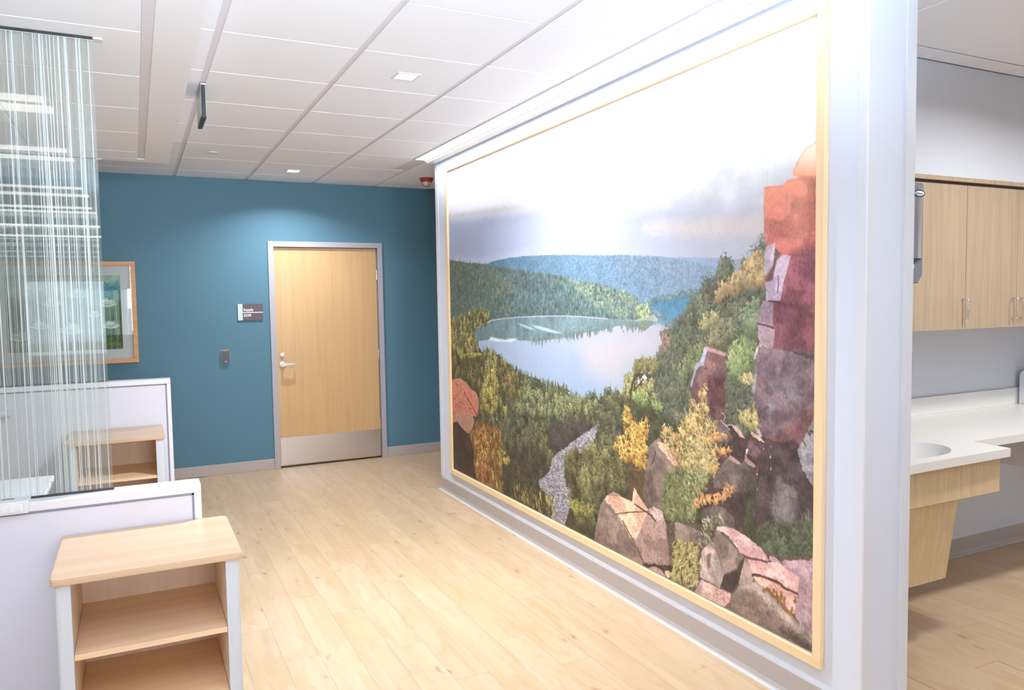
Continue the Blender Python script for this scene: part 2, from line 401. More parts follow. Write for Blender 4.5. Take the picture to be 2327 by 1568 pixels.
# ================================================================ base trim
def basebd(name, x0, x1, y0, y1, h=.1):
    t = thing(name, None, None, kind='structure')
    box('base_strip', x0, x1, y0, y1, .0, h, M['base'], t, .002)
    return t
basebd('baseboard_back', -6.0, 0.0, -.008, 0); basebd('baseboard_back', WF, 2.4, -.008, 0)
def cove(name, pts, h=.1):
    """vinyl base with a flared toe following a polyline (list of x,y), the room on its left hand side"""
    t = thing(name, None, None, kind='structure')
    prof = [(0, h), (.004, h-.001), (.005, .022), (.011, .006), (.020, .0), (0, 0)]
    bm = bmesh.new()
    for k in range(len(pts)-1):
        a, b = Vector(pts[k]), Vector(pts[k+1]); d = (b-a).normalized(); n = Vector((-d.y, d.x))
        ra = [bm.verts.new((a.x+n.x*p-d.x*(p if k else 0), a.y+n.y*p-d.y*(p if k else 0), z)) for p, z in prof]
        rb = [bm.verts.new((b.x+n.x*p+d.x*(p if k < len(pts)-2 else 0), b.y+n.y*p+d.y*(p if k < len(pts)-2 else 0), z)) for p, z in prof]
        for i in range(5): bm.faces.new((ra[i], rb[i], rb[i+1], ra[i+1]))
        bm.faces.new(ra); bm.faces.new(rb[::-1])
    bmesh.ops.recalc_face_normals(bm, faces=bm.faces)
    new('base_strip', bm, M['base'], t)
    bm = bmesh.new()
    for k in range(len(pts)-1):
        a, b = Vector(pts[k]), Vector(pts[k+1]); d = (b-a).normalized(); n = Vector((-d.y, d.x))
        q = [a+n*.019, b+n*.019, b+n*.032, a+n*.032]
        lo = [bm.verts.new((p.x, p.y, 0.0)) for p in q]; hi = [bm.verts.new((p.x, p.y, .0035)) for p in q[:2]]
        bm.faces.new((hi[0], hi[1], lo[2], lo[3])); bm.faces.new((lo[0], lo[1], hi[1], hi[0])); bm.faces.new(lo)
    bmesh.ops.recalc_face_normals(bm, faces=bm.faces)
    new('sealant_bead', bm, M['bead'], t)
    return t
cove('baseboard_mural', [(XM, -1.49), (XM, -5.66), (1.37, -5.66)][::-1])
cove('baseboard_alcove', [(XR, -4.60), (1.37, -4.60)][::-1][::-1])

# corner guards on the ends of the mural wall
def guard(name, xa, ya, sx, sy, w=.042, h0=.115, h1=HC-.02):
    """L-shaped vinyl guard wrapping the corner (xa,ya); sx,sy point away from the wall"""
    t = thing(name, None, None, kind='structure'); tck = .004
    pts = [(xa+sx*tck, ya-sy*w), (xa+sx*tck, ya), (xa, ya+sy*tck), (xa-sx*w, ya+sy*tck), (xa-sx*w, ya+sy*.0), (xa, ya), (xa, ya-sy*w)]
    o = prism('guard_strip', pts, 'Z', h0, h1, M['guard'], t); return t
guard('trim_2', XM, -5.66, -1, -1, .036); guard('trim_3', 1.37, -5.66, 1, -1, .046)
guard('trim_4', XM, -1.49, -1, 1, .06); guard('trim_5', 1.37, -1.49, 1, 1)

# ================================================================ door
d = thing('door_1', None, None, kind='structure')
bm = bmesh.new()
JW = .052
for q in ((0, JW, 0, HF), (WF-JW, WF, 0, HF), (JW, WF-JW, HF-JW, HF)):
    bx(bm, q[0], q[1], -.016, .0, q[2], q[3], .0015)
for q in ((JW-.012, JW, 0, HF-JW+.012), (WF-JW, WF-JW+.012, 0, HF-JW+.012), (JW, WF-JW, HF-JW, HF-JW+.012)):
    bx(bm, q[0], q[1], -.014, .14, q[2], q[3])
for q in ((JW, JW+.014, 0, HF-JW), (WF-JW-.014, WF-JW, 0, HF-JW), (JW, WF-JW, HF-JW-.014, HF-JW)):
    bx(bm, q[0], q[1], .070, .12, q[2], q[3])
new('door_frame', bm, M['frame'], d)
slab = box('door_leaf', JW+.004, WF-JW-.004, .018, .062, .014, HF-JW-.004, M['door'], d, .001)
kp = box('kick_plate', JW+.012, WF-JW-.012, .0165, .018, .022, .288, M['steel'], d)
for k in range(12):
    x = JW+.03+(WF-2*JW-.06)*k/11
    for z in (.034, .276):
        if k % 2 == 0 or z > .1: cyl('screw', (x, .0162, z), .0038, .002, 'Y', M['chrome'], kp, seg=10)
hd = cyl('door_handle', (.104, .010, 1.0), .027, .016, 'Y', M['chrome'], d, bev=.003)
bm = bmesh.new(); cylm(bm, (.104, -.018, 1.0), .0105, .05, 'Y', seg=20)
new('spindle', bm, M['chrome'], hd, smooth=False)
prism('lever', [(.094, .986), (.104, .984), (.150, .989), (.200, .992), (.214, .991), (.216, 1.008), (.200, 1.010), (.150, 1.010), (.106, 1.017), (.094, 1.013)], 'Y', -.050, -.036, M['chrome'], hd, .003)
box('return', .204, .216, -.042, -.014, .991, 1.009, M['black'], hd, .002)['label'] = 'dark grip end'
lk = cyl('lock_cylinder', (.104, .009, 1.092), .0185, .018, 'Y', M['chrome'], d, bev=.003)
cyl('lock_core', (.104, -.001, 1.092), .009, .004, 'Y', M['steel'], lk, seg=20)
box('door_sweep', JW+.004, WF-JW-.004, .02, .06, .002, .014, M['black'], d)
for z in (.35, 1.05, 1.85): cyl('hinge', (WF-JW-.004, .012, z), .006, .1, 'Z', M['steel'], d, seg=12)
box('room_behind', -.3, WF+.3, .7, .72, 0, HC, M['grey'], d)

# room sign
t = thing('room_sign', 'brown room sign reading Supply 3339 on teal wall left of door', 'sign', (-.174, 0, 1.503)); A = At(t)
A(box('sign_plate', -.243, -.062, -.012, -.0003, 1.427, 1.579, M['sign'], None, .001))
A(box('side_strip', -.286, -.2432, -.012, -.0003, 1.427, 1.579, M['signg'], None, .001), 'pale green strip along the left edge')
A(box('divider_line', -.243, -.062, -.0135, -.0118, 1.496, 1.503, M['ink'], None))
p = text('lettering', 'Supply', .034, (-.237, -.0135, 1.514), M['ink'], t, bold=.0007); A(p)
p = text('lettering', '3339', .034, (-.237, -.0135, 1.461), M['ink'], t, bold=.0009); A(p)
# card reader
t = thing('card_reader', 'small black card reader with red light on teal wall', 'card reader', (-.407, 0, 1.098)); A = At(t)
A(prism('housing', rrect(-.447, -.367, 1.036, 1.160, .008), 'Y', -.004, 0, M['frost'], None, 0), 'pale backplate rim')
A(prism('cover', rrect(-.443, -.371, 1.040, 1.156, .007), 'Y', -.022, -.004, M['dark'], None, .002))
A(box('status_light', -.428, -.386, -.0232, -.021, 1.146, 1.152, mat('red indicator', (170, 60, 70), .4, emit=(220, 60, 70), estr=.4)), 'red bar')
A(box('badge', -.414, -.400, -.0230, -.0215, 1.050, 1.055, M['ink'], None))

# framed flower picture
PX0, PX1, PZ0, PZ1 = -2.215, -1.126, 1.083, 1.965
t = thing('framed_picture', 'wood framed print of white flowers and green stems on teal wall', 'picture', (-1.67, 0, 1.083)); A = At(t); FW = .038
A(box('frame_rail', PX0, PX1, -.03, -.001, PZ0, PZ0+FW, M['pic'], None, .002)); A(box('frame_rail', PX0, PX1, -.03, -.001, PZ1-FW, PZ1, M['pic'], None, .002))
A(box('frame_stile', PX0, PX0+FW, -.0298, -.001, PZ0+FW, PZ1-FW, M['pic'], None, .002)); A(box('frame_stile', PX1-FW, PX1, -.0298, -.001, PZ0+FW, PZ1-FW, M['pic'], None, .002))
A(box('mat_board', PX0+FW, PX1-FW, -.014, -.004, PZ0+FW, PZ1-FW, M['matb'], None))
FPX0, FPX1, FPZ0, FPZ1 = -2.095, -1.246, 1.206, 1.845
# ---------------------------------------------------------------- mural print (flat picture, painted into a generated texture)
class Canvas:
    """small raster painter; coordinates are millimetres on the print itself"""
    def __init__(s, w, h, res, seed):
        s.k = res; s.W = int(w*res); s.H = int(h*res)
        s.a = np.ones((s.H, s.W, 3), np.float32); s.crack = 0
        s.r = np.random.default_rng(seed)
        s.n1 = s.fbm(160, 5); s.n2 = s.fbm(40, 4); s.n3 = s.fbm(9, 3); s.n4 = s.fbm(60, 4, 5.0); s.n5 = s.fbm(85, 4, .8); s.n6 = s.fbm(5, 2, 1.5)
    def fbm(s, cell, octs, stretch=1.0):
        out = np.zeros((s.H, s.W), np.float32); amp = 1.0
        for o in range(octs):
            c = max(cell*s.k/2**o, 1.5)
            gh, gw = int(s.H/(c*stretch))+3, int(s.W/c)+3
            g = s.r.random((gh, gw)).astype(np.float32)-.5
            y = np.arange(s.H)/(c*stretch); x = np.arange(s.W)/c
            yi = y.astype(int); xi = x.astype(int)
            fy = (y-yi)[:, None]; fx = (x-xi)[None, :]
            fy = fy*fy*(3-2*fy); fx = fx*fx*(3-2*fx)
            a = g[yi][:, xi]; b = g[yi][:, xi+1]; c2 = g[yi+1][:, xi]; d = g[yi+1][:, xi+1]
            out += amp*((a*(1-fx)+b*fx)*(1-fy)+(c2*(1-fx)+d*fx)*fy).astype(np.float32); amp *= .55
        return out/out.std()*.5
    def poly(s, pts, col, edge=3, tex=0.0, col2=None, ang=90, noise='n2', soft=0, alpha=1.0, streak=0.0, crack=None):
        crack = s.crack if crack is None else crack
        k = s.k; p = np.array(pts, float)*k
        m = edge*k*3+soft*k+2
        x0 = max(int(p[:, 0].min()-m), 0); x1 = min(int(p[:, 0].max()+m)+1, s.W)
        y0 = max(int(p[:, 1].min()-m), 0); y1 = min(int(p[:, 1].max()+m)+1, s.H)
        if x1 <= x0 or y1 <= y0: return
        sl = (slice(y0, y1), slice(x0, x1))
        X, Y = np.meshgrid(np.arange(x0, x1, dtype=np.float32), np.arange(y0, y1, dtype=np.float32))
        Xw = X+s.n3[sl]*edge*k+s.n2[sl]*edge*k*.6; Yw = Y+s.n2[sl]*edge*k*.6-s.n3[sl]*edge*k
        ins = np.zeros(X.shape, bool); n = len(p)
        dist = np.full(X.shape, 1e9, np.float32) if soft else None
        for i in range(n):
            ax, ay = p[i]; bx, by = p[(i+1) % n]
            if ay != by:
                c = ((ay > Yw) != (by > Yw)) & (Xw < (bx-ax)*(Yw-ay)/(by-ay)+ax)
                ins ^= c
            if soft:
                L2 = (bx-ax)**2+(by-ay)**2+1e-6
                t = np.clip(((Xw-ax)*(bx-ax)+(Yw-ay)*(by-ay))/L2, 0, 1)
                dist = np.minimum(dist, np.hypot(Xw-ax-t*(bx-ax), Yw-ay-t*(by-ay)))
        al = ins.astype(np.float32)
        if soft: al = np.clip(.5+np.where(ins, dist, -dist)/(soft*k)/1.0*.5, 0, 1)
        al *= alpha
        c = np.array(col, np.float32)/255
        if col2 is not None:
            a = math.radians(ang); t = X*math.cos(a)+Y*math.sin(a)
            t0 = (p[:, 0]*math.cos(a)+p[:, 1]*math.sin(a)); t = np.clip((t-t0.min())/(t0.max()-t0.min()+1e-6), 0, 1)[..., None]
            c = c*(1-t)+np.array(col2, np.float32)/255*t
        else: c = np.broadcast_to(c, X.shape+(3,))
        if tex:
            v = 1+tex*(getattr(s, noise)[sl]*.7+s.n3[sl]*.45+s.n6[sl]*.45)
            if crack: v = v*(1-crack*np.clip(1-np.abs(s.n5[sl])*14, 0, 1)*np.clip(.5+s.n1[sl], 0, 1)); v = v*(1+.10*np.sign(s.n5[sl])*np.clip(np.abs(s.n5[sl])*3, 0, 1))
            c = c*v[..., None]
        if streak: c = c*(1+streak*s.n4[sl])[..., None]
        al = al[..., None]; s.a[sl] = s.a[sl]*(1-al)+c*al
    def line(s, pts, col, w=3, taper=False, alpha=1.0, jit=0):
        p = np.array(pts, float)*s.k; n = len(p)-1
        for i in range(n):
            ax, ay = p[i]; bx, by = p[i+1]; wa = w*s.k/2
            if taper: wb = wa*(1-(i+1)/n); wa = wa*(1-i/n)
            else: wb = wa
            mm = wa+2+jit*s.k
            x0 = max(int(min(ax, bx)-mm), 0); x1 = min(int(max(ax, bx)+mm)+1, s.W)
            y0 = max(int(min(ay, by)-mm), 0); y1 = min(int(max(ay, by)+mm)+1, s.H)
            if x1 <= x0 or y1 <= y0: continue
            sl = (slice(y0, y1), slice(x0, x1))
            X, Y = np.meshgrid(np.arange(x0, x1, dtype=np.float32), np.arange(y0, y1, dtype=np.float32))
            if jit: X = X+s.n3[sl]*jit*s.k; Y = Y+s.n2[sl]*jit*s.k
            L2 = (bx-ax)**2+(by-ay)**2+1e-6
            t = np.clip(((X-ax)*(bx-ax)+(Y-ay)*(by-ay))/L2, 0, 1)
            d = np.hypot(X-ax-t*(bx-ax), Y-ay-t*(by-ay)); ww = wa*(1-t)+wb*t
            al = (np.clip(ww-d+.5, 0, 1)*alpha)[..., None]
            s.a[sl] = s.a[sl]*(1-al)+np.array(col, np.float32)/255*al
    def blob(s, x, y, rx, ry, col, rough=.6, lit=.25, alpha=1.0, shape=0, k2=3.0):
        k = s.k; x *= k; y *= k; rx *= k; ry *= k
        x0 = max(int(x-rx*1.5-1), 0); x1 = min(int(x+rx*1.5)+2, s.W); y0 = max(int(y-ry*1.5-1), 0); y1 = min(int(y+ry*1.5)+2, s.H)
        if x1 <= x0 or y1 <= y0: return
        sl = (slice(y0, y1), slice(x0, x1))
        X = (np.arange(x0, x1, dtype=np.float32)[None, :]-x)/rx; Y = (np.arange(y0, y1, dtype=np.float32)[:, None]-y)/ry
        if shape == 1:   # conifer: narrow at the top
            R = np.abs(X)/np.clip((Y+1)*.5, .05, 1)*.9; R = np.maximum(R, np.abs(Y)); d = R
        else: d = np.sqrt(X*X+Y*Y)
        al = np.clip((1-d)*k2+s.n3[sl]*rough*1.6, 0, 1)*alpha
        sh = .95+lit*.8*np.clip(-Y*.8-X*.25, -1, 1)+.10*s.n3[sl]
        col = np.asarray(col, float); col = col*.74+col.mean()*.26+np.array((3, -1, -3))
        al = al[..., None]; s.a[sl] = s.a[sl]*(1-al)+np.clip(np.array(col, np.float32)/255*sh[..., None], 0, 1)*al
    def inside(s, pts, n):
        p = np.array(pts, float); lo, hi = p.min(0), p.max(0); out = []
        while len(out) < n:
            q = lo+(hi-lo)*s.r.random((n*2, 2)); c = np.zeros(len(q), bool)
            for i in range(len(p)):
                ax, ay = p[i]; bx, by = p[(i+1) % len(p)]
                if ay != by: c ^= ((ay > q[:, 1]) != (by > q[:, 1])) & (q[:, 0] < (bx-ax)*(q[:, 1]-ay)/(by-ay)+ax)
            out += list(q[c])
        out = np.array(out[:n]); return out[np.argsort(out[:, 1])]
    def foliage(s, pts, n, r, pal, asp=1.4, shape=0, rough=.8, lit=.35, alpha=.9, k2=3.0):
        for x, y in s.inside(pts, n):
            rr = r[0]+(r[1]-r[0])*s.r.random(); c = np.array(pal[int(s.r.integers(len(pal)))], float)*(.88+.24*s.r.random())
            s.blob(x, y, rr, rr*asp*(.8+.4*s.r.random()), c, rough, lit, alpha, shape, k2)
    def speck(s, pts, n, r, pal, alpha=1.0, slant=0.0):
        for x, y in s.inside(pts, n):
            rr = (r[0]+(r[1]-r[0])*s.r.random())*.8; a = s.r.random()*1.2-.6+slant; col = np.array(pal[int(s.r.integers(len(pal)))], float); col = (col*.72+col.mean()*.28)*(.85+.25*s.r.random())
            s.line([(x-rr*math.cos(a), y-rr*math.sin(a)), (x+rr*math.cos(a), y+rr*math.sin(a))], col, rr*.7, alpha=alpha*.85)
    def edge_trees(s, pts, step, r, pal, asp=2.4, shape=1, alpha=1.0):
        for i in range(len(pts)-1):
            ax, ay = pts[i]; bx, by = pts[i+1]; L = math.hypot(bx-ax, by-ay)
            for j in range(max(int(L/step), 1)):
                t = (j+s.r.random())*step/L; rr = r[0]+(r[1]-r[0])*s.r.random()
                s.blob(ax+(bx-ax)*t, ay+(by-ay)*t, rr, rr*asp*(.7+.6*s.r.random()), np.array(pal[int(s.r.integers(len(pal)))])*(.9+.2*s.r.random()), .9, .15, alpha, shape)
    def image(s, name):
        im = bpy.data.images.new(name, s.W, s.H, alpha=False, float_buffer=False)
        buf = np.ones((s.H, s.W, 4), np.float32); buf[..., :3] = np.clip(s.a[::-1], 0, 1)
        im.pixels.foreach_set(buf.ravel()); im.update(); im.pack(); return im

def paint_mural():
    c = Canvas(PW, PH, .6, 7); R = c.r
    X = np.linspace(0, 1, c.W, dtype=np.float32)[None, :]; Y = np.linspace(0, 1, c.H, dtype=np.float32)[:, None]
    yh = np.clip(Y/.44, 0, 1)
    # sky: white above, lavender blue towards the left horizon, pinkish to the right
    wt = np.clip((yh-.50+.10*X)*3.2+.20*c.n1, 0, 1)*np.ones_like(X)
    cloud = np.clip(.5+.9*c.fbm(260, 5, .28), 0, 1)
    low = np.stack([160+26*X+0*Y, 170+14*X+0*Y, 202-14*X+0*Y], -1)
    top = np.stack([244+0*X*Y, 244+0*X*Y, 248+0*X*Y], -1)
    sky = top*(1-wt[..., None])+low*wt[..., None]
    wisp = np.clip(c.fbm(120, 5, .22)*.8, 0, 1)*np.clip(1-np.abs(yh-.62)*2.6, 0, 1)
    sky = sky-np.stack([11*wisp, 8*wisp, 3*wisp], -1)*(.7+.3*X[..., None])
    sky = sky+(cloud*np.clip(1-np.abs(yh-.75)*3, 0, 1))[..., None]*np.array([10, 8, 2])
    c.a[:] = np.clip(sky/255, 0, 1)
    for q in ([(-18,358),(161,373),(463,393),(945,413),(1227,421),(1524,431),(1862,464),(2220,506),(2504,552),(2734,575),(2751,582),(3038,608),(3339,668),(3408,706),(3176,683),(3017,674),(2844,671),(2629,670),(2751,713),(3078,760),(3408,773),(3417,817),(3323,861),(2866,831),(2497,794),(2631,807),(2059,770),(1305,731),(698,757),(-38,697)],):
        c.poly(q, (154, 165, 198), 8, 0.02, (180, 179, 194), 20, 'n1', soft=60, alpha=.8)
    c.poly([(2610,672),(2727,660),(2844,668),(2996,672),(3118,674),(3269,680),(3403,687),(3408,780),(3232,763),(3078,760),(2899,726),(2843,710),(2751,699)], (206, 194, 190), 8, .02, soft=26, alpha=.8)
    c.poly([(2660,702),(2727,710),(2729,719),(2672,713)], (222, 196, 186), 2, soft=6, alpha=.8)
    c.poly([(2232,696),(2307,691),(2372,690),(2386,697),(2321,700),(2247,701)], (222, 196, 186), 2, soft=6, alpha=.8)
    c.poly([(-18,343),(286,357),(578,371),(845,384),(1228,406),(1315,426),(945,413),(463,395),(-19,365)], (206, 196, 194), 3, soft=18, alpha=.6)
    # far ridges
    c.poly([(2750,827),(2843,830),(2975,836),(3098,845),(3233,856),(3340,864),(3341,975),(2749,962)], (150, 160, 184), 2, .02)
    c.poly([(643,771),(698,762),(817,746),(957,740),(1125,736),(1305,737),(1633,748),(1890,762),(2059,773),(2291,788),(2501,796),(2631,807),(2732,819),(2359,788),(2497,796),(2640,807),(2750,822),(2843,834),(2975,855),(3098,881),(3195,910),(3233,927),(3233,1168),(2818,1182),(2625,1150),(2354,1165),(2727,1153),(1881,1188),(1065,1076)], (84, 120, 144), 2, .05, (140, 158, 178), -8, 'n3')
    c.poly([(2535,1043),(2651,1021),(2772,1007),(2887,990),(2996,981),(3058,976),(3037,1010),(2953,1058),(2864,1151),(2748,1147),(2663,1123)], (92, 130, 154), 3, .06, soft=10)
    c.foliage([(2535,1043),(2651,1017),(2773,1003),(2887,987),(3017,978),(3037,996),(2887,1012),(2749,1029),(2625,1059),(2700,1081),(2784,1110),(2675,1111)], 220, (8, 16), [(110, 138, 140), (98, 130, 144), (120, 144, 138)], 1, 0, .8, .3, .6)
    c.foliage([(724,769),(956,748),(1305,744),(1709,759),(2216,789),(2501,804),(2730,825),(2728,1127),(2499,990),(1707,869),(1075,806)], 1300, (4, 9), [(92, 124, 144), (84, 117, 140), (98, 128, 148)], .8, 0, .8, .15, .4)
    c.foliage([(2359,801),(2640,817),(2843,842),(3078,882),(3195,913),(3037,982),(2749,992),(2358,874)], 700, (4, 9), [(130, 148, 166), (122, 142, 160), (138, 154, 168)], .8, 0, .8, .15, .35)
    # dark wooded hill on the left
    hill = [(-71,693),(111,707),(267,727),(504,745),(698,764),(905,788),(1075,811),(1409,844),(1706,874),(1834,892),(1939,917),(2136,937),(2244,950),(2361,972),(2445,990),(2513,1002),(2558,1038),(2578,1068),(2629,1091),(2654,1125),(2286,1126),(2052,1118),(1793,1115),(1504,1120),(1203,1131),(990,1147),(761,1163),(539,1217),(362,1264),(110,1318),(-108,1333)]
    c.poly(hill, (88, 108, 96), 5, .12, (110, 140, 140), 0)
    c.edge_trees([(-72,698),(267,730),(698,770),(1075,816),(1409,849),(1706,878),(1939,921),(2136,939),(2361,977),(2512,1006)], 14, (6, 12), [(86, 108, 96), (104, 128, 116), (74, 98, 92)])
    c.foliage(hill, 3600, (5, 12), [(78, 100, 94), (90, 112, 104), (70, 92, 96), (98, 118, 100), (88, 108, 112)], 1.7, 0, .9, .3, .75)
    c.foliage([(1852,901),(2136,943),(2361,977),(2512,1006),(2552,1068),(2629,1106),(2359,1118),(2134,1053),(1971,983)], 500, (8, 16), [(136, 152, 122), (120, 142, 122), (104, 130, 124)], 1.2, 0, .9, .3, .6)
    c.foliage([(1074,847),(1511,881),(1798,927),(1883,1072),(1701,1110),(1293,1105),(1021,971)], 500, (8, 16), [(84, 108, 116), (76, 100, 112), (94, 116, 120)], 1.6, 0, .9, .25, .6)
    c.foliage([(-38,709),(560,761),(1025,866),(1208,973),(820,990),(261,842),(-45,833)], 260, (8, 16), [(112, 128, 100), (98, 116, 98)], 1.4, 0, .9, .35, .6)
    c.foliage([(2538,1069),(2565,1049),(2597,1044),(2635,1057),(2648,1083),(2641,1114),(2590,1124),(2538,1115)], 60, (9, 15), [(160, 176, 118), (142, 164, 112)], 1, 0, .7, .35)
    # lake
    water = [(535,1324),(362,1264),(761,1160),(1203,1132),(1793,1116),(2286,1126),(2629,1125),(2751,1149),(2439,1147),(2650,1138),(2748,1151),(2841,1161),(2795,1190),(2747,1244),(2698,1336),(2491,1405),(2494,1463),(2204,1549),(1688,1605),(1493,1510),(1280,1498),(930,1419),(615,1399)]
    c.poly(water, (178, 176, 186), 1, .012, (152, 172, 200), 96, 'n1')
    c.poly([(1983,1260),(2358,1207),(2727,1179),(2748,1173),(2699,1261),(2491,1351),(2354,1477),(2046,1419)], (192, 182, 184), 6, .01, soft=70, alpha=.8)
    c.poly([(806,1339),(1498,1325),(1877,1369),(1874,1523),(1493,1501),(1191,1485)], (162, 174, 198), 6, .01, soft=60, alpha=.7)
    refl = [(362,1266),(539,1219),(761,1163),(1203,1134),(1793,1118),(2052,1119),(2286,1127),(2629,1127),(2727,1138),(2679,1143),(2628,1167),(2497,1157),(2387,1158),(2209,1187),(1967,1217),(1844,1242),(1659,1260),(1500,1278),(1331,1282),(1058,1285),(885,1288),(619,1309),(506,1319)]
    c.poly(refl, (98, 122, 126), 3, .05, (128, 146, 148), 0, 'n3', streak=.06)
    for x, y in c.inside([(1332,1264),(1845,1225),(2210,1175),(2387,1150),(2498,1151),(2628,1159),(2628,1171),(2387,1170),(1966,1230),(1499,1291),(1331,1289)], 110):
        c.blob(x, y, 5+4*R.random(), 16+18*R.random(), (112, 128, 126), .5, 0, .75)
    c.poly([(2415,1137),(2511,1131),(2513,1166),(2492,1179),(2476,1156),(2445,1168)], (122, 134, 124), 4, .1)
    c.poly([(2531,1131),(2641,1125),(2635,1163),(2603,1179),(2557,1173)], (126, 136, 122), 5, .1)
    c.line([(362,1264),(452,1238),(540,1215),(652,1189),(774,1167)], (196, 168, 128), 8)
    c.line([(761,1163),(916,1149),(1203,1132),(1504,1121),(1793,1115),(1986,1117),(2148,1121),(2271,1124)], (172, 168, 184), 7)
    c.poly([(2629,1106),(2679,1098),(2715,1120),(2703,1131),(2629,1127),(2525,1131),(2551,1123)], (160, 168, 150), 3, .1)
    c.poly([(1190,1169),(1291,1180),(1377,1193),(1444,1210),(1377,1208),(1290,1195)], (172, 192, 212), 2, soft=6)
    c.poly([(1409,1180),(1502,1184),(1622,1196),(1736,1213),(1776,1219),(1698,1220),(1582,1212),(1482,1200)], (182, 200, 220), 2, soft=6)
    c.poly([(769,1277),(860,1284),(985,1293),(1106,1275),(1198,1275),(1105,1299),(859,1306),(728,1304)], (210, 216, 228), 2, soft=6)
    c.blob(*[(2420,1187)][0], 5, 4, (80, 80, 90))
    # near forest, left slope and valley floor
    fr = [(-99,1181),(85,1184),(261,1151),(429,1102),(629,1089),(742,1105),(756,1159),(652,1189),(539,1217),(392,1263),(535,1306),(547,1352),(615,1399),(731,1370),(764,1396),(881,1400),(979,1437),(1052,1451),(1145,1483),(1190,1516),(1280,1503),(1367,1516),(1493,1515),(1536,1565),(1650,1582),(1819,1546),(1873,1559),(1613,1574),(1723,1557),(1813,1565),(1872,1581),(2012,1588),(2133,1550),(2184,1576),(2260,1515),(2321,1540),(2368,1528),(2415,1510),(2462,1426),(2528,1401),(2413,1411),(2673,1389),(3349,1334),(3350,1594),(3685,1542),(3684,1972),(2338,2366),(2069,2428),(784,2457),(-74,2405),(-29,1611)]
    c.poly(fr, (84, 84, 62), 5, .14, (70, 66, 50), 90)
    c.edge_trees([(-65,1181),(85,1184),(262,1139),(430,1096),(629,1087),(742,1110)], 22, (10, 18), [(150, 146, 82), (128, 130, 74)], 2.6)
    c.foliage([(-65,1181),(262,1139),(742,1110),(756,1159),(539,1217),(392,1265),(535,1306),(545,1397),(-81,1457)], 420, (12, 24), [(150, 142, 78), (120, 120, 70), (92, 98, 66), (176, 156, 84), (84, 88, 62)], 1.7, 0, .9, .4)
    c.poly([(168,1443),(354,1420),(587,1401),(615,1416),(413,1452),(197,1477)], (160, 160, 82), 4, .1)
    c.edge_trees([(615,1405),(731,1376),(880,1406),(979,1443),(1051,1459),(1145,1489),(1280,1508),(1367,1521),(1493,1525),(1536,1570),(1650,1587),(1819,1551),(1499,1533),(1531,1602),(1613,1574),(1723,1557),(1813,1565),(1872,1581),(2012,1588),(2133,1550),(2184,1576),(2260,1515),(2321,1540)], 22, (15, 28), [(92, 104, 70), (110, 116, 78), (78, 92, 68)], 1.8)
    c.edge_trees([(1156,1508),(1183,1457)], 12, (9, 12), [(60, 84, 72)], 2.2)
    c.blob(*[(1218,1534)][0], 26, 75, (62, 86, 70), .9, .1, 1, 1)
    c.blob(*[(2272,1535)][0], 40, 42, (76, 90, 74), .9, .2); c.blob(*[(1829,1548)][0], 14, 30, (104, 118, 82), .9, .2)
    val = [(353,1773),(819,1595),(1327,1533),(1514,1604),(1723,1567),(1871,1589),(2012,1595),(2133,1557),(2184,1583),(2260,1526),(2415,1516),(2526,1595),(2388,1814),(2140,1927),(2169,1714),(1981,1796),(1729,1935),(1599,2092),(1464,2176),(1037,2310),(329,2266)]
    c.foliage(val, 1500, (15, 34), [(96, 98, 68), (82, 86, 62), (110, 112, 76), (70, 74, 56), (88, 92, 70)], 1.4, 0, .9, .42)
    c.foliage([(944,1584),(1564,1598),(2146,1580),(2170,1640),(1719,1720),(1114,1791)], 260, (14, 28), [(120, 130, 86), (104, 118, 84), (132, 132, 82)], 1.2, 0, .9, .45)
    c.foliage([(1607,1790),(2143,1714),(1981,1796),(1730,1919),(1635,1943)], 160, (20, 36), [(82, 76, 70), (74, 70, 64)], 1.4, 0, .9, .2, .7)
    c.foliage([(925,2083),(1470,1972),(1583,2095),(1464,2176),(1193,2276),(917,2282)], 200, (20, 40), [(78, 76, 60), (70, 66, 54)], 1.4, 0, .9, .2, .7)
    c.foliage([(-66,1494),(530,1421),(930,1430),(1279,1529),(1276,1649),(601,1722),(374,1643),(-74,1646)], 330, (16, 30), [(104, 100, 60), (84, 84, 56), (130, 122, 66), (72, 72, 52)], 1.7, 0, .9, .4)
    for x, y in c.inside([(670,1402),(855,1402),(895,1690),(573,1725),(637,1528)], 55): c.blob(x, y, 20, 34, (160, 154, 84), .9, .3, .7)
    for x, y in c.inside([(940,1504),(1050,1496),(1140,1614),(1043,1674),(924,1592)], 16): c.blob(x, y, 13, 26, (168, 122, 70), .9, .2, .8)
    # slope on the right
    sl = [(3413,814),(3387,829),(3362,847),(3332,874),(3296,894),(3260,925),(3238,950),(3219,927),(3209,894),(3191,879),(3167,885),(3152,925),(3138,941),(3113,950),(3078,963),(3048,989),(3022,1023),(2974,1044),(2953,1072),(2920,1097),(2898,1118),(2864,1144),(2836,1163),(2807,1189),(2777,1191),(2753,1236),(2729,1289),(2701,1321),(2673,1389),(2672,1500),(2935,1659),(3350,1594),(3349,1334),(3360,1259),(3397,1038),(3413,915)]
    c.poly(sl, (96, 104, 82), 7, .14, (80, 84, 66), 90)
    c.edge_trees([(3413,814),(3387,829),(3362,847),(3332,874),(3296,894),(3260,925),(3238,950)], 22, (14, 24), [(168, 138, 104), (150, 124, 92)], 1.6)
    c.edge_trees([(3238,950),(3219,927),(3209,894),(3191,879),(3167,885),(3152,925),(3113,950),(3078,963),(3048,989),(3022,1023),(2974,1044),(2953,1072),(2920,1097),(2898,1118),(2864,1144),(2836,1163)], 18, (16, 30), [(92, 98, 84), (84, 96, 86), (104, 100, 84)], 1.9)
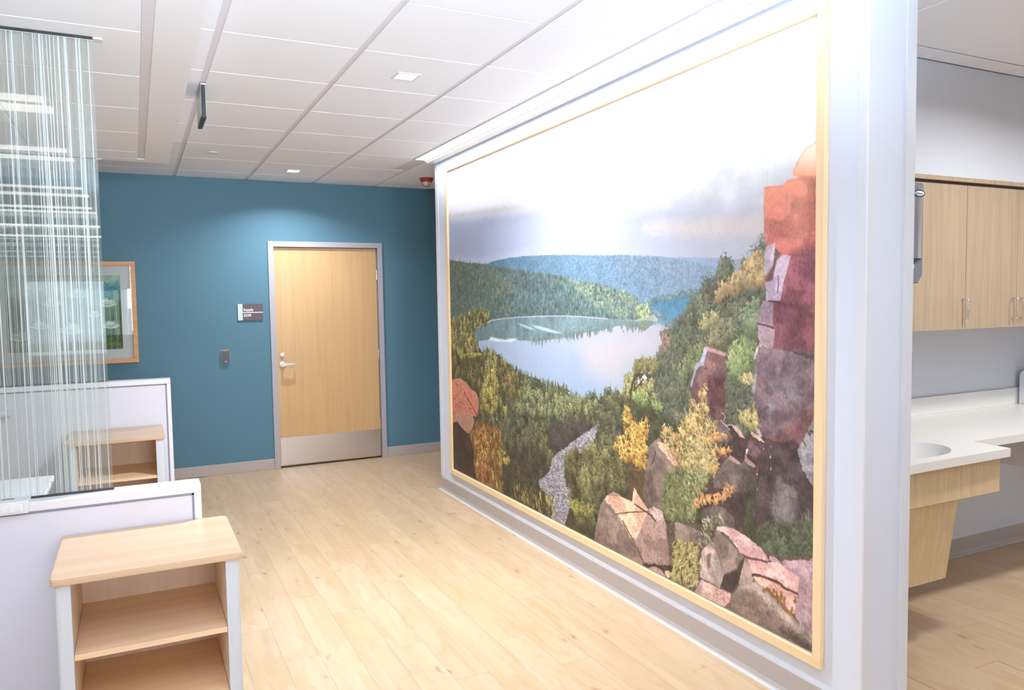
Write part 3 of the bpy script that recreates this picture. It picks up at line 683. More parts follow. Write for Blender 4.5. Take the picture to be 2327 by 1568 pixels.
    c.foliage(sl, 1500, (20, 44), [(96, 104, 82), (110, 112, 84), (82, 92, 76), (92, 88, 76), (76, 86, 70)], 1.3, 0, .9, .38)
    c.foliage([(3392,834),(3409,976),(3358,950),(3270,961),(3176,1011),(3128,1024),(3167,971),(3233,947),(3296,904)], 220, (18, 34), [(186, 156, 104), (168, 138, 92), (150, 132, 96)], 1.1, 0, .9, .35, .8)
    c.foliage([(3037,1113),(3118,1084),(3138,1124),(3098,1159),(3037,1147)], 30, (18, 30), [(158, 150, 100), (138, 138, 96)], 1.2, 0, .9, .4)
    c.foliage([(3047,1243),(3078,1166),(3138,1131),(3215,1149),(3234,1188),(3167,1230),(3078,1241)], 70, (18, 32), [(128, 126, 92), (112, 114, 84)], 1.5, 0, .9, .35)
    c.foliage([(3215,1287),(3252,1232),(3306,1166),(3359,1164),(3359,1214),(3334,1279),(3289,1339),(3215,1345)], 120, (18, 32), [(126, 142, 88), (108, 128, 82), (146, 152, 96)], 1.5, 0, .9, .4)
    c.foliage([(3270,1128),(3297,1083),(3367,1051),(3372,1163),(3324,1159)], 60, (18, 30), [(128, 140, 104), (112, 128, 98)], 1.5, 0, .9, .35)
    c.foliage([(2908,1322),(2995,1260),(3037,1237),(3016,1300),(2995,1363),(2897,1371)], 60, (18, 30), [(116, 128, 84), (100, 112, 76)], 1.4, 0, .9, .35)
    c.foliage([(2748,1199),(2795,1190),(2807,1204),(2783,1257),(2735,1281)], 40, (9, 16), [(158, 122, 104), (140, 112, 96)], 1.2, 0, 1, .2, .8)
    # round gold-green tree at the water
    c.foliage([(2506,1385),(2531,1339),(2596,1320),(2682,1324),(2705,1341),(2682,1385),(2628,1375),(2564,1375),(2522,1418)], 130, (11, 24), [(150, 134, 78), (124, 118, 72), (104, 104, 66)], 1.1, 0, 1, .35)
    c.foliage([(2402,1508),(2429,1431),(2473,1397),(2506,1434),(2497,1484),(2563,1462),(2603,1435),(2666,1419),(2681,1497),(2402,1527)], 170, (10, 22), [(140, 140, 86), (116, 122, 78), (160, 148, 92)], 1.2, 0, 1, .35, .9)
    for a, b in ((200, 0), (60, 30)):
        for x, y in c.inside([(2514,1443),(2555,1405),(2612,1400),(2619,1424),(2555,1449)], 20): c.blob(x, y, 7, 7, (232, 226, 224), 1, 0, .7)
    c.line([(2476,1603),(2480,1538),(2482,1492),(2503,1438),(2522,1413),(2561,1401)], (84, 72, 52), 16, jit=3); c.line([(2502,1490),(2541,1463),(2580,1431)], (84, 72, 52), 9)
    c.foliage([(2482,1498),(2570,1500),(2734,1526),(2734,1564),(2644,1559),(2531,1533)], 60, (18, 32), [(140, 156, 88), (116, 132, 78)], .8, 0, .9, .4, .8)
    # scree
    sc = [(2154,1716),(2063,1761),(1966,1813),(1866,1862),(1791,1909),(1729,1935),(1650,1996),(1608,2075),(1549,2126),(1464,2168),(1476,2214),(1571,2230),(1594,2268),(1641,2321),(1624,2365),(1679,2390),(1780,2380),(1850,2255),(1874,2150),(1838,2097),(1803,2036),(1892,1981),(1950,1911),(2075,1860),(2142,1778)]
    c.poly(sc, (150, 143, 150), 6, .16, noise='n3')
    c.speck(sc, 1500, (5, 12), [(190, 184, 192), (172, 166, 178), (110, 102, 106), (206, 198, 206), (92, 84, 84), (140, 134, 142)], .9)
    c.foliage([(1805,1944),(1937,1891),(1963,1960),(1876,2067),(1902,2197),(2068,2231),(2121,2275),(1970,2352),(1871,2280),(1859,2154),(1802,2052)], 170, (18, 34), [(96, 92, 56), (112, 106, 60), (76, 72, 50)], 1.3, 0, .9, .4)
    c.foliage([(1979,1899),(2141,1828),(2329,1817),(2387,1895),(2456,1935),(2500,1991),(2362,2056),(2201,2127),(2134,2286),(1972,2217),(1948,2037)], 420, (20, 38), [(104, 108, 66), (122, 120, 70), (88, 88, 58), (70, 68, 50)], 1.5, 0, .9, .42)
    for x, y in c.inside([(1963,1990),(2059,1971),(2085,2067),(2043,2127),(1989,2073)], 24): c.blob(x, y, 12, 30, (146, 142, 86), .9, .3, .7)
    c.foliage([(1858,2215),(1945,2187),(2082,2198),(2068,2245),(1943,2262),(1857,2260)], 40, (16, 26), [(158, 152, 70), (140, 136, 64)], 1, 0, 1, .3)
    # red rock and leafy trunk on the left
    c.poly([(-23,1997),(99,1980),(242,2039),(358,2058),(434,2137),(483,2272),(672,2375),(388,2391),(-29,2385)], (78, 60, 52), 4, .12, noise='n1')
    c.poly([(-36,1662),(92,1636),(191,1625),(308,1650),(398,1692),(498,1706),(529,1757),(530,1819),(501,1885),(445,1892),(297,1884),(175,1927),(-55,2006)], (202, 134, 112), 3, .12, (186, 116, 98), 90, 'n3')
    c.poly([(-52,1948),(78,1907),(226,1884),(412,1880),(443,1937),(383,2018),(312,2040),(219,2024),(99,1981),(-55,2006)], (178, 136, 116), 3, .10, noise='n3')
    c.line([(258,1725),(326,1771),(415,1824),(501,1885),(543,1923)], (96, 62, 50), 9, jit=2); c.line([(16,1657),(139,1693)], (120, 70, 56), 5)
    for x, y in c.inside([(83,1807),(415,1824),(390,1872),(81,1855)], 14): c.blob(x, y, 14, 4, (140, 72, 58), .8, 0, .7)
    tr = [(336,2034),(441,1973),(500,1911),(629,1911),(752,1928),(892,1908),(926,2020),(940,2150),(897,2276),(932,2378),(608,2389),(478,2372),(427,2283),(421,2157)]
    c.poly(tr, (118, 84, 50), 6, .2, noise='n3')
    c.speck(tr, 420, (8, 22), [(190, 122, 66), (206, 150, 76), (150, 92, 54), (92, 62, 42), (196, 160, 78)], .85, 1.4)
    c.speck([(550,2241),(658,2221),(640,2378),(555,2383)], 60, (10, 22), [(214, 116, 72), (190, 100, 62)], .9, 1.5)
    c.foliage([(592,1776),(641,1632),(729,1521),(809,1524),(846,1596),(842,1697),(1030,1774),(992,1795),(918,1738),(798,1803),(736,1828),(590,1838)], 170, (13, 26), [(170, 158, 72), (148, 138, 62), (190, 176, 80), (110, 100, 54)], 1.5, 0, 1, .35, .9)
    c.foliage([(449,2044),(627,1946),(706,2056),(678,2234),(461,2276)], 70, (11, 24), [(206, 160, 76), (190, 140, 66)], 1.2, 0, 1, .3, .8)
    c.foliage([(866,2080),(963,2063),(1045,2106),(1016,2144),(881,2195)], 40, (11, 22), [(178, 160, 72), (150, 136, 60)], .9, 0, 1, .3, .85)
    for px, (a, b) in zip([(918,1726),(800,1989),(738,2025),(768,2131),(766,2277),(832,2341),(843,1863),(843,2160),(471,2346),(927,2304)], ((20, 46), (18, 52), (16, 42), (22, 62), (19, 76), (18, 56), (15, 14), (10, 60), (9, 44), (12, 30))):
        c.blob(px[0], px[1], a*.75, b*.62, (166, 196, 76), .45, .3)
    c.speck([(1085,2262),(1228,2240),(1675,2225),(1701,2329),(1581,2381),(1359,2360),(1117,2377)], 190, (8, 20), [(190, 158, 72), (160, 124, 60), (100, 74, 46), (196, 176, 86)], .85, 1.3)
    for px, (a, b) in zip([(1151,2284),(1485,2269),(1667,2257),(1569,2268),(1599,2287)], ((11, 40), (12, 46), (9, 42), (18, 34), (12, 40))):
        c.blob(px[0], px[1], a, b*.75, (196, 190, 84), .45, .3)
    # gold tree
    gt = [(2446,1577),(2465,1596),(2482,1627),(2515,1648),(2558,1655),(2633,1618),(2624,1684),(2595,1740),(2634,1784),(2610,1839),(2599,1870),(2545,1877),(2507,1852),(2457,1855),(2399,1865),(2376,1829),(2329,1824),(2344,1780),(2348,1739),(2389,1746),(2424,1721),(2413,1649),(2425,1608)]
    c.line([(2499,2058),(2503,1925),(2508,1819),(2492,1697)], (84, 62, 42), 14, jit=3)
    c.poly([(2456,1895),(2545,1877),(2599,1906),(2587,2024),(2454,2055)], (92, 74, 54), 8, .12)
    c.foliage(gt, 260, (12, 24), [(210, 162, 70), (196, 146, 60), (168, 124, 56), (222, 182, 86)], 1.1, 0, 1.1, .35)
    # standing rock
    c.crack = .2
    c.poly([(3047,1236),(3071,1236),(3133,1246),(3181,1252),(3183,1268),(3182,1443),(3181,1348),(3180,1508),(3175,1553),(3133,1549),(3059,1529),(2983,1528),(2961,1484),(2950,1434),(2961,1402),(2951,1429),(2958,1398),(2968,1362),(2988,1315),(3017,1304),(3030,1280)], (134, 102, 98), 2, .09, (112, 84, 82), 90, 'n2')
    c.poly([(3047,1237),(3066,1252),(3052,1283),(3041,1318),(3013,1327),(2991,1347),(2968,1406),(2962,1428),(2951,1420),(2961,1389),(2988,1315),(3017,1303),(3030,1275)], (176, 176, 192), 2, .06)
    c.poly([(3052,1236),(3075,1236),(3133,1246),(3181,1253),(3183,1268),(3145,1264),(3096,1257),(3068,1254)], (206, 158, 156), 2, .08, noise='n3')
    c.poly([(3074,1364),(3133,1362),(3177,1365),(3180,1508),(3154,1531),(3104,1528),(3074,1482),(3059,1418)], (96, 62, 62), 5, .08, (104, 74, 70), 90, soft=10)
    c.poly([(3107,1493),(3175,1489),(3174,1534),(3133,1544)], (130, 92, 86), 5, .08, soft=8)
    # cliff (smooth upper part, in glare)
    c.crack = .1
    cl = [(3681,432),(3660,450),(3617,465),(3584,496),(3569,519),(3556,535),(3554,556),(3577,565),(3575,574),(3527,571),(3508,589),(3440,583),(3419,581),(3407,583),(3405,639),(3401,650),(3406,706),(3404,755),(3412,780),(3421,814),(3407,841),(3405,915),(3416,952),(3418,989),(3431,1032),(3397,1035),(3389,1063),(3376,1088),(3375,1188),(3394,1216),(3373,1245),(3356,1334),(3347,1343),(3339,1395),(3357,1444),(3369,1531),(3400,1586),(3363,1718),(3377,1959),(3523,1952),(3694,1906),(3690,1306)]
    c.poly(cl, (196, 118, 104), 1.5, .05, (104, 82, 78), 96, 'n2', streak=.03)
    c.poly([(3421,814),(3406,706),(3405,584),(3504,588),(3527,571),(3577,574),(3683,582),(3686,858),(3583,840),(3545,861),(3466,850),(3462,805)], (214, 140, 116), 1.5, .05, (190, 110, 104), 90, 'n2', soft=8)
    c.poly([(3558,535),(3584,496),(3617,465),(3660,450),(3684,433),(3686,583),(3577,567),(3554,556)], (252, 222, 190), 1.5, .02, (232, 150, 112), 90, soft=10)
    c.poly([(3684,421),(3685,510),(3639,525),(3606,503),(3631,456)], (255, 250, 240), 3, 0, soft=60, alpha=.9)
    c.poly([(3603,531),(3632,552),(3583,805),(3552,803),(3559,686)], (240, 176, 146), 3, 0, soft=50, alpha=.45)
    c.poly([(3545,861),(3583,840),(3689,835),(3691,1039),(3492,1035),(3522,919)], (158, 96, 102), 3, .05, (134, 82, 90), 90, soft=16)
    c.poly([(3451,1044),(3492,1035),(3691,1039),(3693,1233),(3541,1224),(3452,1222),(3464,1148)], (120, 78, 84), 3, .08, (132, 82, 86), 0, soft=10)
    c.poly([(3421,815),(3464,806),(3468,851),(3450,898),(3417,935),(3403,914),(3406,847)], (192, 176, 184), 2, .06, noise='n3')
    c.poly([(3464,826),(3490,846),(3467,917),(3442,959),(3413,952),(3430,934),(3454,892)], (112, 84, 82), 3, .1)
    c.poly([(3474,875),(3506,853),(3545,861),(3524,919),(3511,955),(3493,1032),(3431,1033),(3414,976),(3413,961),(3451,953)], (192, 170, 188), 2, .06, noise='n3')
    c.line([(3479,936),(3483,966),(3477,1002)], (120, 90, 100), 5, jit=1)
    c.poly([(3397,1034),(3422,1033),(3455,1044),(3453,1136),(3410,1128),(3376,1126),(3376,1088)], (168, 140, 150), 2, .12, noise='n2')
    c.poly([(3375,1129),(3410,1130),(3464,1148),(3462,1185),(3454,1223),(3419,1218),(3394,1213),(3375,1182)], (166, 140, 146), 2, .12, noise='n2')
    c.line([(3376,1126),(3410,1130),(3456,1141)], (84, 62, 64), 6, jit=1); c.line([(3431,1033),(3476,1037),(3523,1050)], (90, 60, 66), 6, jit=1)
    c.poly([(3509,1219),(3693,1233),(3694,1306),(3557,1277)], (98, 80, 80), 4, .08, soft=10)
    c.poly([(3356,1334),(3373,1245),(3394,1216),(3452,1225),(3541,1230),(3694,1267),(3694,1306),(3682,1307),(3684,1416),(3631,1452),(3554,1510),(3473,1575),(3425,1573),(3369,1531),(3357,1444),(3339,1395)], (136, 114, 118), 3, .10, (120, 100, 102), 90, 'n2')
    c.poly([(3373,1245),(3381,1213),(3364,1227),(3351,1259),(3355,1278)], (200, 186, 186), 2, .05); c.poly([(3339,1395),(3358,1333),(3368,1332),(3365,1388),(3352,1417)], (178, 166, 170), 3, .06)
    c.poly([(3436,1345),(3553,1343),(3597,1374),(3553,1413),(3460,1406)], (150, 134, 136), 10, .08, soft=16, alpha=.8); c.poly([(3436,1440),(3472,1449),(3461,1496),(3430,1481)], (160, 152, 160), 4, .08, soft=10, alpha=.8)
    c.poly([(3362,1476),(3436,1476),(3576,1445),(3683,1348),(3683,1411),(3587,1496),(3508,1507),(3418,1506),(3375,1516)], (92, 74, 76), 6, .08, soft=18, alpha=.7)
    c.poly([(3576,1489),(3598,1460),(3631,1482),(3610,1554),(3577,1594),(3554,1562)], (108, 78, 82), 6, .08, soft=14, alpha=.8)
    c.poly([(3400,1586),(3479,1592),(3577,1572),(3600,1616),(3617,1682),(3671,1731),(3692,1731),(3694,1906),(3523,1957),(3365,1977),(3354,1847),(3370,1750),(3382,1682)], (80, 65, 62), 6, .08, (88, 74, 70), 90)
    c.poly([(3689,1415),(3678,1433),(3655,1478),(3642,1514),(3626,1534),(3605,1572),(3583,1604),(3591,1635),(3611,1679),(3633,1705),(3666,1733),(3682,1723),(3692,1685)], (152, 144, 146), 3, .08, noise='n3')
    c.line([(3632,1524),(3642,1540),(3653,1521)], (70, 56, 56), 5); c.line([(3642,1523),(3680,1530)], (70, 50, 52), 5); c.line([(3610,1566),(3627,1585)], (80, 66, 66), 5)
    c.poly([(3474,1729),(3498,1724),(3513,1750),(3556,1752),(3582,1773),(3591,1837),(3557,1903),(3488,1941),(3445,1895),(3463,1776)], (134, 118, 116), 4, .10, (104, 92, 88), 90, 'n2', soft=8)
    c.poly([(3629,1827),(3651,1822),(3651,1878),(3630,1884)], (112, 112, 98), 5, .2, soft=8)
    # rocks in the middle
    c.poly([(2716,1694),(2680,1716),(2629,1761),(2614,1846),(2585,1966),(2575,2014),(2612,2069),(2749,2063),(2934,2060),(2951,1834),(2919,1815),(2760,1731)], (142, 122, 112), 3, .10, (116, 98, 88), 90)
    c.poly([(2693,1726),(2716,1716),(2751,1716),(2870,1765),(2915,1763),(2912,1813),(2870,1816),(2819,1807),(2759,1769)], (226, 176, 150), 3, .12, noise='n3')
    c.line([(2688,1770),(2670,1818),(2660,1831)], (86, 72, 66), 8, jit=2)
    c.poly([(3089,1565),(3133,1549),(3175,1558),(3231,1565),(3278,1579),(3305,1608),(3327,1574),(3363,1574),(3413,1608),(3395,1680),(3363,1718),(3299,1955),(3273,2092),(3096,2144),(3013,1967),(3029,1870),(3104,1753)], (84, 67, 62), 4, .12)
    c.poly([(3133,1549),(3175,1558),(3231,1613),(3190,1649),(3126,1649),(3096,1594)], (122, 106, 102), 4, .08, soft=8)
    c.poly([(3224,1563),(3248,1561),(3278,1579),(3303,1611),(3275,1606),(3245,1582)], (230, 186, 178), 2, .08, noise='n3')
    c.poly([(3329,1571),(3356,1575),(3388,1588),(3414,1609),(3382,1603),(3347,1592)], (224, 184, 164), 2, .08)
    c.line([(3154,1551),(3189,1571),(3210,1585)], (220, 196, 196), 4); c.line([(3182,1569),(3217,1562),(3234,1563)], (206, 170, 166), 5); c.line([(3158,1519),(3172,1519),(3181,1533),(3172,1549)], (206, 168, 160), 4)
    c.poly([(3331,1597),(3344,1614),(3394,1647),(3363,1686),(3311,1667),(3318,1628)], (116, 88, 86), 3, .08)
    c.poly([(3204,1703),(3279,1720),(3298,1707),(3360,1728),(3370,1796),(3292,1842),(3204,1849),(3118,1856),(3102,1834),(3118,1801),(3176,1730)], (124, 108, 100), 4, .10, (96, 82, 76), 40)
    c.poly([(3211,1692),(3245,1702),(3282,1719),(3258,1724),(3224,1718),(3200,1713)], (196, 160, 156), 2, .08); c.poly([(3305,1668),(3318,1689),(3360,1705),(3362,1721),(3331,1717),(3298,1705)], (190, 152, 152), 2, .08)
    c.poly([(3308,1651),(3321,1648),(3315,1675),(3305,1668)], (210, 190, 196), 1, .05)
    c.poly([(3111,1762),(3136,1742),(3126,1784),(3107,1818),(3100,1804)], (232, 180, 156), 2, .08)
    c.poly([(3036,1971),(3104,1935),(3176,1932),(3239,1961),(3239,2020),(3133,2028),(3096,2099),(3013,2102),(3021,2027)], (112, 98, 88), 4, .10); c.line([(3021,2027),(3029,2066),(3017,2101)], (62, 52, 48), 12, jit=3)
    for p in ([(3446,1616)][0], [(3445,1660)][0], [(3447,1707)][0], [(3408,1633)][0], [(3373,1744)][0], [(3372,1808)][0], [(3640,1864)][0]): c.blob(p[0], p[1], 4, 7, (206, 190, 190), .8, 0)
    # gold shrub
    c.crack = 0
    c.poly([(2837,1675),(2919,1594),(3029,1553),(3104,1588),(3133,1668),(3104,1804),(3029,1875),(2982,2011),(2818,2068),(2731,2007),(2767,1872),(2870,1830)], (132, 124, 78), 14, .22, (96, 94, 64), 90, 'n3', soft=16, alpha=.85)
    g1 = [(3059,1388),(3078,1411),(3052,1434),(3059,1458),(3082,1496),(3070,1522),(3074,1547),(3118,1566),(3133,1608),(3183,1613),(3183,1630),(3118,1636),(3133,1673),(3217,1678),(3140,1707),(3133,1763),(3096,1795),(2982,1807),(2919,1841),(2894,1803),(2837,1771),(2768,1735),(2734,1680),(2760,1627),(2786,1650),(2870,1653),(2883,1599),(2928,1598),(2936,1550),(2952,1475),(2975,1483),(2983,1538),(3006,1494),(3022,1437),(3044,1419)]
    c.foliage(g1, 420, (8, 19), [(214, 170, 92), (198, 150, 78), (170, 136, 78), (226, 190, 120), (150, 126, 76)], 1.1, 0, 1.2, .3, .85)
    c.speck(g1, 700, (4, 10), [(236, 204, 140), (222, 176, 100), (140, 110, 66), (240, 214, 160)], .8, .8)
    c.foliage([(2802,1843),(2982,1812),(3089,1807),(3059,1864),(3013,1899),(2998,1981),(2918,2053),(2801,2083),(2731,2046),(2750,1930)], 260, (13, 28), [(116, 122, 76), (98, 106, 68), (132, 136, 84)], 1.2, 0, 1, .3, .8)
    c.speck([(2919,1662),(3089,1655),(3074,1840),(2998,1929),(2982,2053),(2934,2065),(2902,1844)], 420, (4, 9), [(206, 196, 116), (230, 220, 170), (170, 160, 92)], .8, .9)
    c.foliage([(2974,1950),(3029,1911),(3118,1891),(3176,1858),(3190,1830),(3238,1830),(3232,1856),(3162,1896),(3118,1931),(3059,1940),(2982,1985)], 100, (8, 16), [(214, 146, 82), (196, 126, 70), (226, 166, 104)], 1, 0, 1.2, .3)
    c.foliage([(3104,1623),(3183,1611),(3183,1628),(3118,1641)], 24, (8, 15), [(206, 138, 84), (216, 156, 96)], 1, 0, 1.2, .3); c.foliage([(3133,1683),(3217,1664),(3217,1683),(3147,1700)], 28, (8, 15), [(214, 146, 82), (196, 126, 70)], 1, 0, 1.2, .3)
    c.foliage([(3271,1530),(3298,1494),(3343,1465),(3368,1485),(3362,1536),(3381,1548),(3324,1556)], 60, (11, 22), [(176, 162, 98), (150, 144, 86), (200, 176, 120)], 1, 0, 1, .3, .9)
    c.foliage([(3277,1349),(3336,1335),(3349,1362),(3310,1379),(3281,1363)], 30, (10, 18), [(190, 176, 116), (160, 154, 100)], 1, 0, 1, .3, .9)
    # dark green growth bottom right
    gb = [(3363,1998),(3429,1958),(3533,1920),(3681,1866),(3683,2001),(3600,2031),(3493,2075),(3429,2067)]
    c.poly(gb, (86, 86, 68), 10, .12, soft=20); c.foliage(gb, 140, (18, 36), [(96, 108, 78), (84, 92, 70), (72, 74, 60)], 1.2, 0, 1, .3, .6)
    c.poly([(2111,2393),(2311,2228),(2574,2159),(2818,2096),(3114,2019),(3465,2056),(3701,1986),(3706,2419),(3662,2386),(2980,2380)], (98, 82, 72), 6, .14, noise='n3')
    # front rocks
    c.crack = .2
    c.poly([(2314,2052),(2364,2055),(2394,2062),(2489,2064),(2507,1988),(2553,2026),(2625,2074),(2674,2048),(2737,2058),(2767,2109),(2792,2270),(2822,2300),(2572,2372),(2359,2390),(2111,2386),(2140,2295),(2189,2149),(2249,2090)], (173, 142, 133), 2, .09, (158, 129, 120), 90, 'n3')
    c.poly([(2196,2148),(2249,2091),(2300,2141),(2350,2172),(2410,2216),(2504,2281),(2586,2363),(2359,2393),(2111,2389),(2140,2295)], (155, 133, 122), 3, .12, (138, 116, 105), 90, soft=6)
    c.poly([(2249,2091),(2313,2077),(2394,2063),(2507,2074),(2621,2088),(2591,2135),(2563,2190),(2522,2252),(2470,2260),(2411,2209),(2350,2170),(2297,2139),(2236,2124)], (245, 193, 164), 2, .10, noise='n3')
    c.poly([(2507,1988),(2553,2026),(2628,2075),(2614,2092),(2564,2084),(2486,2072),(2493,2029)], (245, 188, 162), 2, .10, noise='n3')
    c.poly([(2625,2074),(2674,2046),(2742,2058),(2752,2087),(2684,2118)], (197, 169, 162), 3, .12, noise='n3')
    c.line([(2337,2173),(2447,2133),(2619,2087)], (110, 78, 66), 6, jit=3); c.line([(2399,2191),(2458,2239),(2493,2264),(2561,2333),(2586,2360)], (100, 74, 64), 8, jit=3); c.line([(2507,2074),(2575,2085),(2652,2099),(2684,2118)], (86, 64, 58), 9, jit=3)
    c.poly([(2572,2364),(2746,2320),(2832,2294),(2822,2326),(2756,2370),(2682,2363),(2611,2379)], (74, 60, 50), 5, .1)
    c.poly([(2611,2379),(2671,2352),(2725,2347),(2758,2366),(2766,2383),(2671,2387)], (193, 158, 151), 3, .1); c.poly([(2756,2350),(2792,2332),(2807,2356),(2776,2379)], (191, 169, 147), 3, .1)
    c.poly([(2833,2092),(2853,2077),(2944,2075),(3013,2082),(3017,2117),(2981,2176),(2886,2217),(2838,2167)], (147, 127, 116), 3, .12)
    c.crack = 0
    gr = [(2818,2186),(2886,2160),(2962,2151),(3008,2156),(3004,2243),(2999,2331),(2943,2368),(2817,2379),(2812,2290)]
    c.poly(gr, (96, 86, 58), 10, .2, noise='n3'); c.foliage(gr, 90, (12, 26), [(150, 146, 76), (126, 124, 70), (100, 92, 58)], 1.3, 0, 1, .35, .85)
    c.speck(gr, 300, (5, 14), [(206, 200, 120), (230, 210, 150), (180, 150, 84), (220, 176, 100)], .8, -.9)
    c.speck([(3036,2015),(3148,1963),(3182,2001),(3114,2042),(3071,2132),(3008,2150)], 130, (5, 12), [(190, 190, 130), (220, 214, 170), (120, 120, 84)], .8, .5)
    c.crack = .2
    c.poly([(3436,2069),(3465,2062),(3493,2069),(3517,2088),(3507,2070),(3527,2053),(3554,2053),(3600,2030),(3639,2025),(3683,1989),(3686,2340),(3661,2330),(3569,2251),(3535,2173)], (208, 171, 177), 3, .12, (169, 138, 138), 90, 'n2')
    c.poly([(3595,2121),(3683,2041),(3686,2330),(3642,2307),(3569,2245),(3582,2178)], (177, 142, 144), 4, .14, soft=10)
    c.poly([(3294,2119),(3302,2139),(3279,2226),(3263,2260),(3223,2298),(3157,2287),(3165,2234),(3190,2214),(3263,2168)], (78, 64, 58), 3, .06)
    c.poly([(3093,2101),(3123,2117),(3157,2160),(3178,2224),(3165,2263),(3149,2299),(3071,2295),(3017,2291),(3008,2230),(3035,2160)], (188, 166, 155), 3, .16, noise='n2')
    c.poly([(3062,2177),(3093,2156),(3088,2223),(3066,2236)], (120, 98, 88), 3, .1, soft=5)
    c.poly([(3131,2029),(3157,2054),(3215,2073),(3271,2103),(3298,2113),(3263,2151),(3255,2176),(3215,2205),(3175,2226),(3157,2195),(3114,2125),(3106,2092)], (144, 125, 114), 3, .10, noise='n2')
    c.poly([(3157,2172),(3239,2135),(3255,2176),(3207,2210),(3175,2226)], (188, 158, 149), 3, .08, soft=10)
    c.poly([(3131,2027),(3173,2014),(3223,2009),(3239,2009),(3317,2022),(3352,2034),(3400,2048),(3440,2083),(3422,2097),(3363,2098),(3310,2105),(3271,2100),(3239,2072),(3182,2042),(3127,2042)], (237, 188, 184), 2, .10, noise='n3')
    c.poly([(3302,2113),(3318,2112),(3352,2151),(3364,2173),(3341,2208),(3263,2248),(3279,2197),(3291,2154)], (180, 153, 142), 3, .12)
    c.poly([(3310,2107),(3363,2101),(3437,2092),(3493,2081),(3528,2090),(3598,2102),(3590,2170),(3535,2168),(3480,2162),(3408,2161),(3352,2174),(3341,2149)], (245, 191, 182), 2, .09, noise='n3')
    c.poly([(3352,2179),(3408,2164),(3480,2167),(3589,2173),(3577,2237),(3563,2269),(3522,2247),(3430,2209),(3371,2198)], (245, 186, 169), 2, .09, noise='n3')
    c.line([(3348,2175),(3393,2160),(3451,2158),(3487,2162),(3535,2170),(3589,2168)], (92, 68, 62), 11, jit=4); c.line([(3298,2106),(3333,2107),(3393,2097),(3429,2094)], (100, 74, 70), 8, jit=3)
    c.poly([(3235,2295),(3263,2251),(3318,2220),(3364,2199),(3394,2204),(3423,2211),(3522,2257),(3556,2277),(3603,2296),(3686,2335),(3687,2391),(3166,2376),(3215,2328)], (149, 127, 114), 3, .14, (104, 86, 78), 60, 'n2')
    c.poly([(3235,2295),(3263,2251),(3318,2220),(3364,2199),(3423,2211),(3522,2257),(3603,2296),(3667,2327),(3668,2353),(3570,2324),(3466,2278),(3364,2242),(3295,2255)], (208, 186, 171), 3, .14, noise='n2', soft=14, alpha=.85)
    c.poly([(3495,2348),(3603,2332),(3665,2351),(3668,2378),(3570,2372)], (84, 68, 58), 5, .1, soft=14)
    c.poly([(3026,2298),(3058,2302),(3140,2301),(3223,2299),(3211,2336),(3170,2377),(2976,2376),(2999,2337)], (232, 186, 173), 3, .12, noise='n3'); c.poly([(3026,2298),(3040,2308),(3026,2365),(2976,2376),(2999,2337)], (197, 158, 164), 2, .06)
    tw = [(3430,2209),(3563,2264),(3430,2209),(3408,2222),(3459,2226),(3430,2203),(3487,2243),(3480,2202),(3515,2254),(3522,2209),(3494,2243),(3508,2193),(3536,2263),(3494,2230),(3549,2266),(3563,2237),(3576,2211),(3580,2189),(3459,2226),(3466,2196)]
    for p0, p1 in zip(tw[::2], tw[1::2]):
        c.line([p0, ((p0[0]+p1[0])/2+4, (p0[1]+p1[1])/2-3), p1], (144, 103, 65), 12, jit=4)
    c.speck([(3589,2238),(3666,2220),(3667,2322),(3603,2296)], 50, (7, 16), [(200, 180, 176), (160, 120, 120)], .6, 1.1)
    for ax in (0, 1): c.a = .25*np.roll(c.a, 1, ax)+.5*c.a+.25*np.roll(c.a, -1, ax)
    # fine rock and leaf grain in the darker half of the print, then paper grain
    lum = c.a.mean(2, keepdims=True); dk = np.clip((.72-lum)*3, 0, 1)
    c.a[:] = c.a*(1+dk*(.10*c.fbm(7, 3, 1.6)+.07*c.fbm(45, 3))[..., None])
    c.a[:] = np.clip(c.a*(1+.012*c.fbm(2.2, 2)[..., None]), 0, 1)
    return c.image('lake_print')

